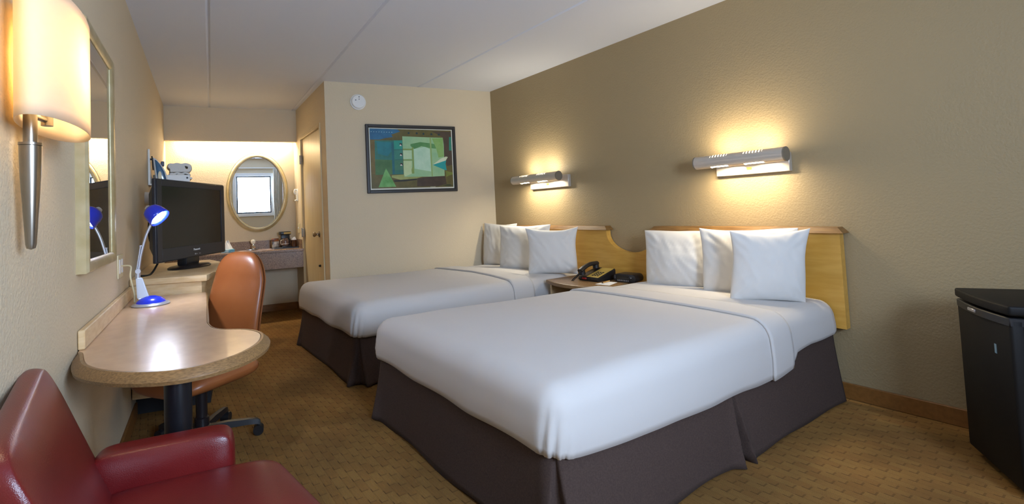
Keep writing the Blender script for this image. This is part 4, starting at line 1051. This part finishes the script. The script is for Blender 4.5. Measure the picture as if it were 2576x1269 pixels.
b = MB(); Xk = Matrix.Translation((.262, 4.595, 1.500)) @ Matrix.Rotation(PI/2, 4, 'X'); b.lathe([(.008, 0), (.008, .003), (.005, .003), (.005, 0)], n=18, X=Xk); b.lathe([(0, 0), (.003, 0), (.003, .003), (0, .003)], n=10, X=Xk); b.build('lock_screw', 'black_plastic', sh)
def towel(label, cx_, cz_, w_, h_, y0, y1, seed):
    b = MB(); spine = []
    hw = w_/2
    for i in range(13): spine.append((-hw+.02+(w_-.04)*i/12, -h_/2+h_*.16))
    for i in range(1, 10): a = -PI/2+PI*i/9; spine.append((hw-.02+.016*math.cos(a), h_*.34*math.sin(a)))
    for i in range(1, 13): spine.append((hw-.02-(w_-.05)*i/12, h_/2-h_*.16+.004*math.sin(i)))
    for i in range(1, 10): a = PI/2+PI*i/9; spine.append((-hw+.03+.013*math.cos(a), .5*h_*.34+.5*h_*.34*math.sin(a)-.0))
    for i in range(1, 10): spine.append((-hw+.03+(w_-.07)*i/9, .0+.004*math.sin(i*1.3+seed)))
    th = h_*.185; P = [Vector((x, z)) for x, z in spine]; L_, R_ = [], []
    for i, p in enumerate(P):
        d = (P[min(i+1, len(P)-1)]-P[max(i-1, 0)]).normalized(); nn_ = Vector((-d.y, d.x)); L_.append(p+nn_*th); R_.append(p-nn_*th)
    ring_ = L_+R_[::-1]; n = len(ring_); vs = []; ny = 5
    for j in range(ny+1):
        y = y0+(y1-y0)*j/ny; e = .93 if j in (0, ny) else 1
        for q in ring_: vs.append((cx_+q.x*e, y+.004*noise.noise(Vector((q.x*20, q.y*20, seed))), cz_+q.y*e))
    m_ = len(L_); fs = [(j*n+i, j*n+(i+1) % n, (j+1)*n+(i+1) % n, (j+1)*n+i) for j in range(ny) for i in range(n)]
    for base in (0, ny*n):
        for i in range(m_-1): fs.append((base+i, base+i+1, base+n-2-i, base+n-1-i))
    b.add(vs, fs); o = b.build('folded_towel', 'towel', None, angle=70)
    return tag(o, label, 'towel', 'towels on the alcove shelf')
towel('lower folded white towel lying directly on the shelf', .205, 1.525, .165, .040, 4.61, 4.80, 1)
towel('upper folded white towel on top of the shelf stack', .205, 1.586, .175, .074, 4.61, 4.80, 2)

# small things on the closet side wall
wn = Vector((-1, .0583, 0)).normalized()
hk = thing('hair_dryer_bracket', 'white plastic bracket on the closet side wall above the switch', 'bracket', (WX(6.05), 6.05, 1.33))
X = frame_x((WX(6.05), 6.05, 1.40), (0, 1, 0)); 
b = MB(); b.box((WX(6.05)-.008, 6.00, 1.325), (WX(6.05)-.001, 6.09, 1.475), .003, 1); b.build('plate', 'white_plastic', hk)
b = MB(); b.tube(bez([(WX(6.05)-.006, 6.045, 1.46), (WX(6.05)-.03, 6.045, 1.465), (WX(6.05)-.035, 6.045, 1.43), (WX(6.05)-.02, 6.045, 1.41)], 6), .011, 10); b.build('hook', 'white_plastic', hk)
MB().tube([(WX(6.05)-.006, 6.045, 1.34), (WX(6.05)-.035, 6.045, 1.335)], .010, 10).build('peg', 'white_plastic', hk)
sw = thing('light_switch', 'cream light switch on the closet side wall by the vanity', 'switch', (WX(5.99), 5.99, .94))
b = MB(); b.box((WX(5.99)-.007, 5.955, .94), (WX(5.99)-.001, 6.025, 1.055), .002, 1); b.build('cover_plate', 'cream_plastic', sw)
b = MB(); b.box((WX(5.99)-.016, 5.985, .985), (WX(5.99)-.006, 5.995, 1.01), .002, 1); b.build('toggle', 'white_plastic', sw)
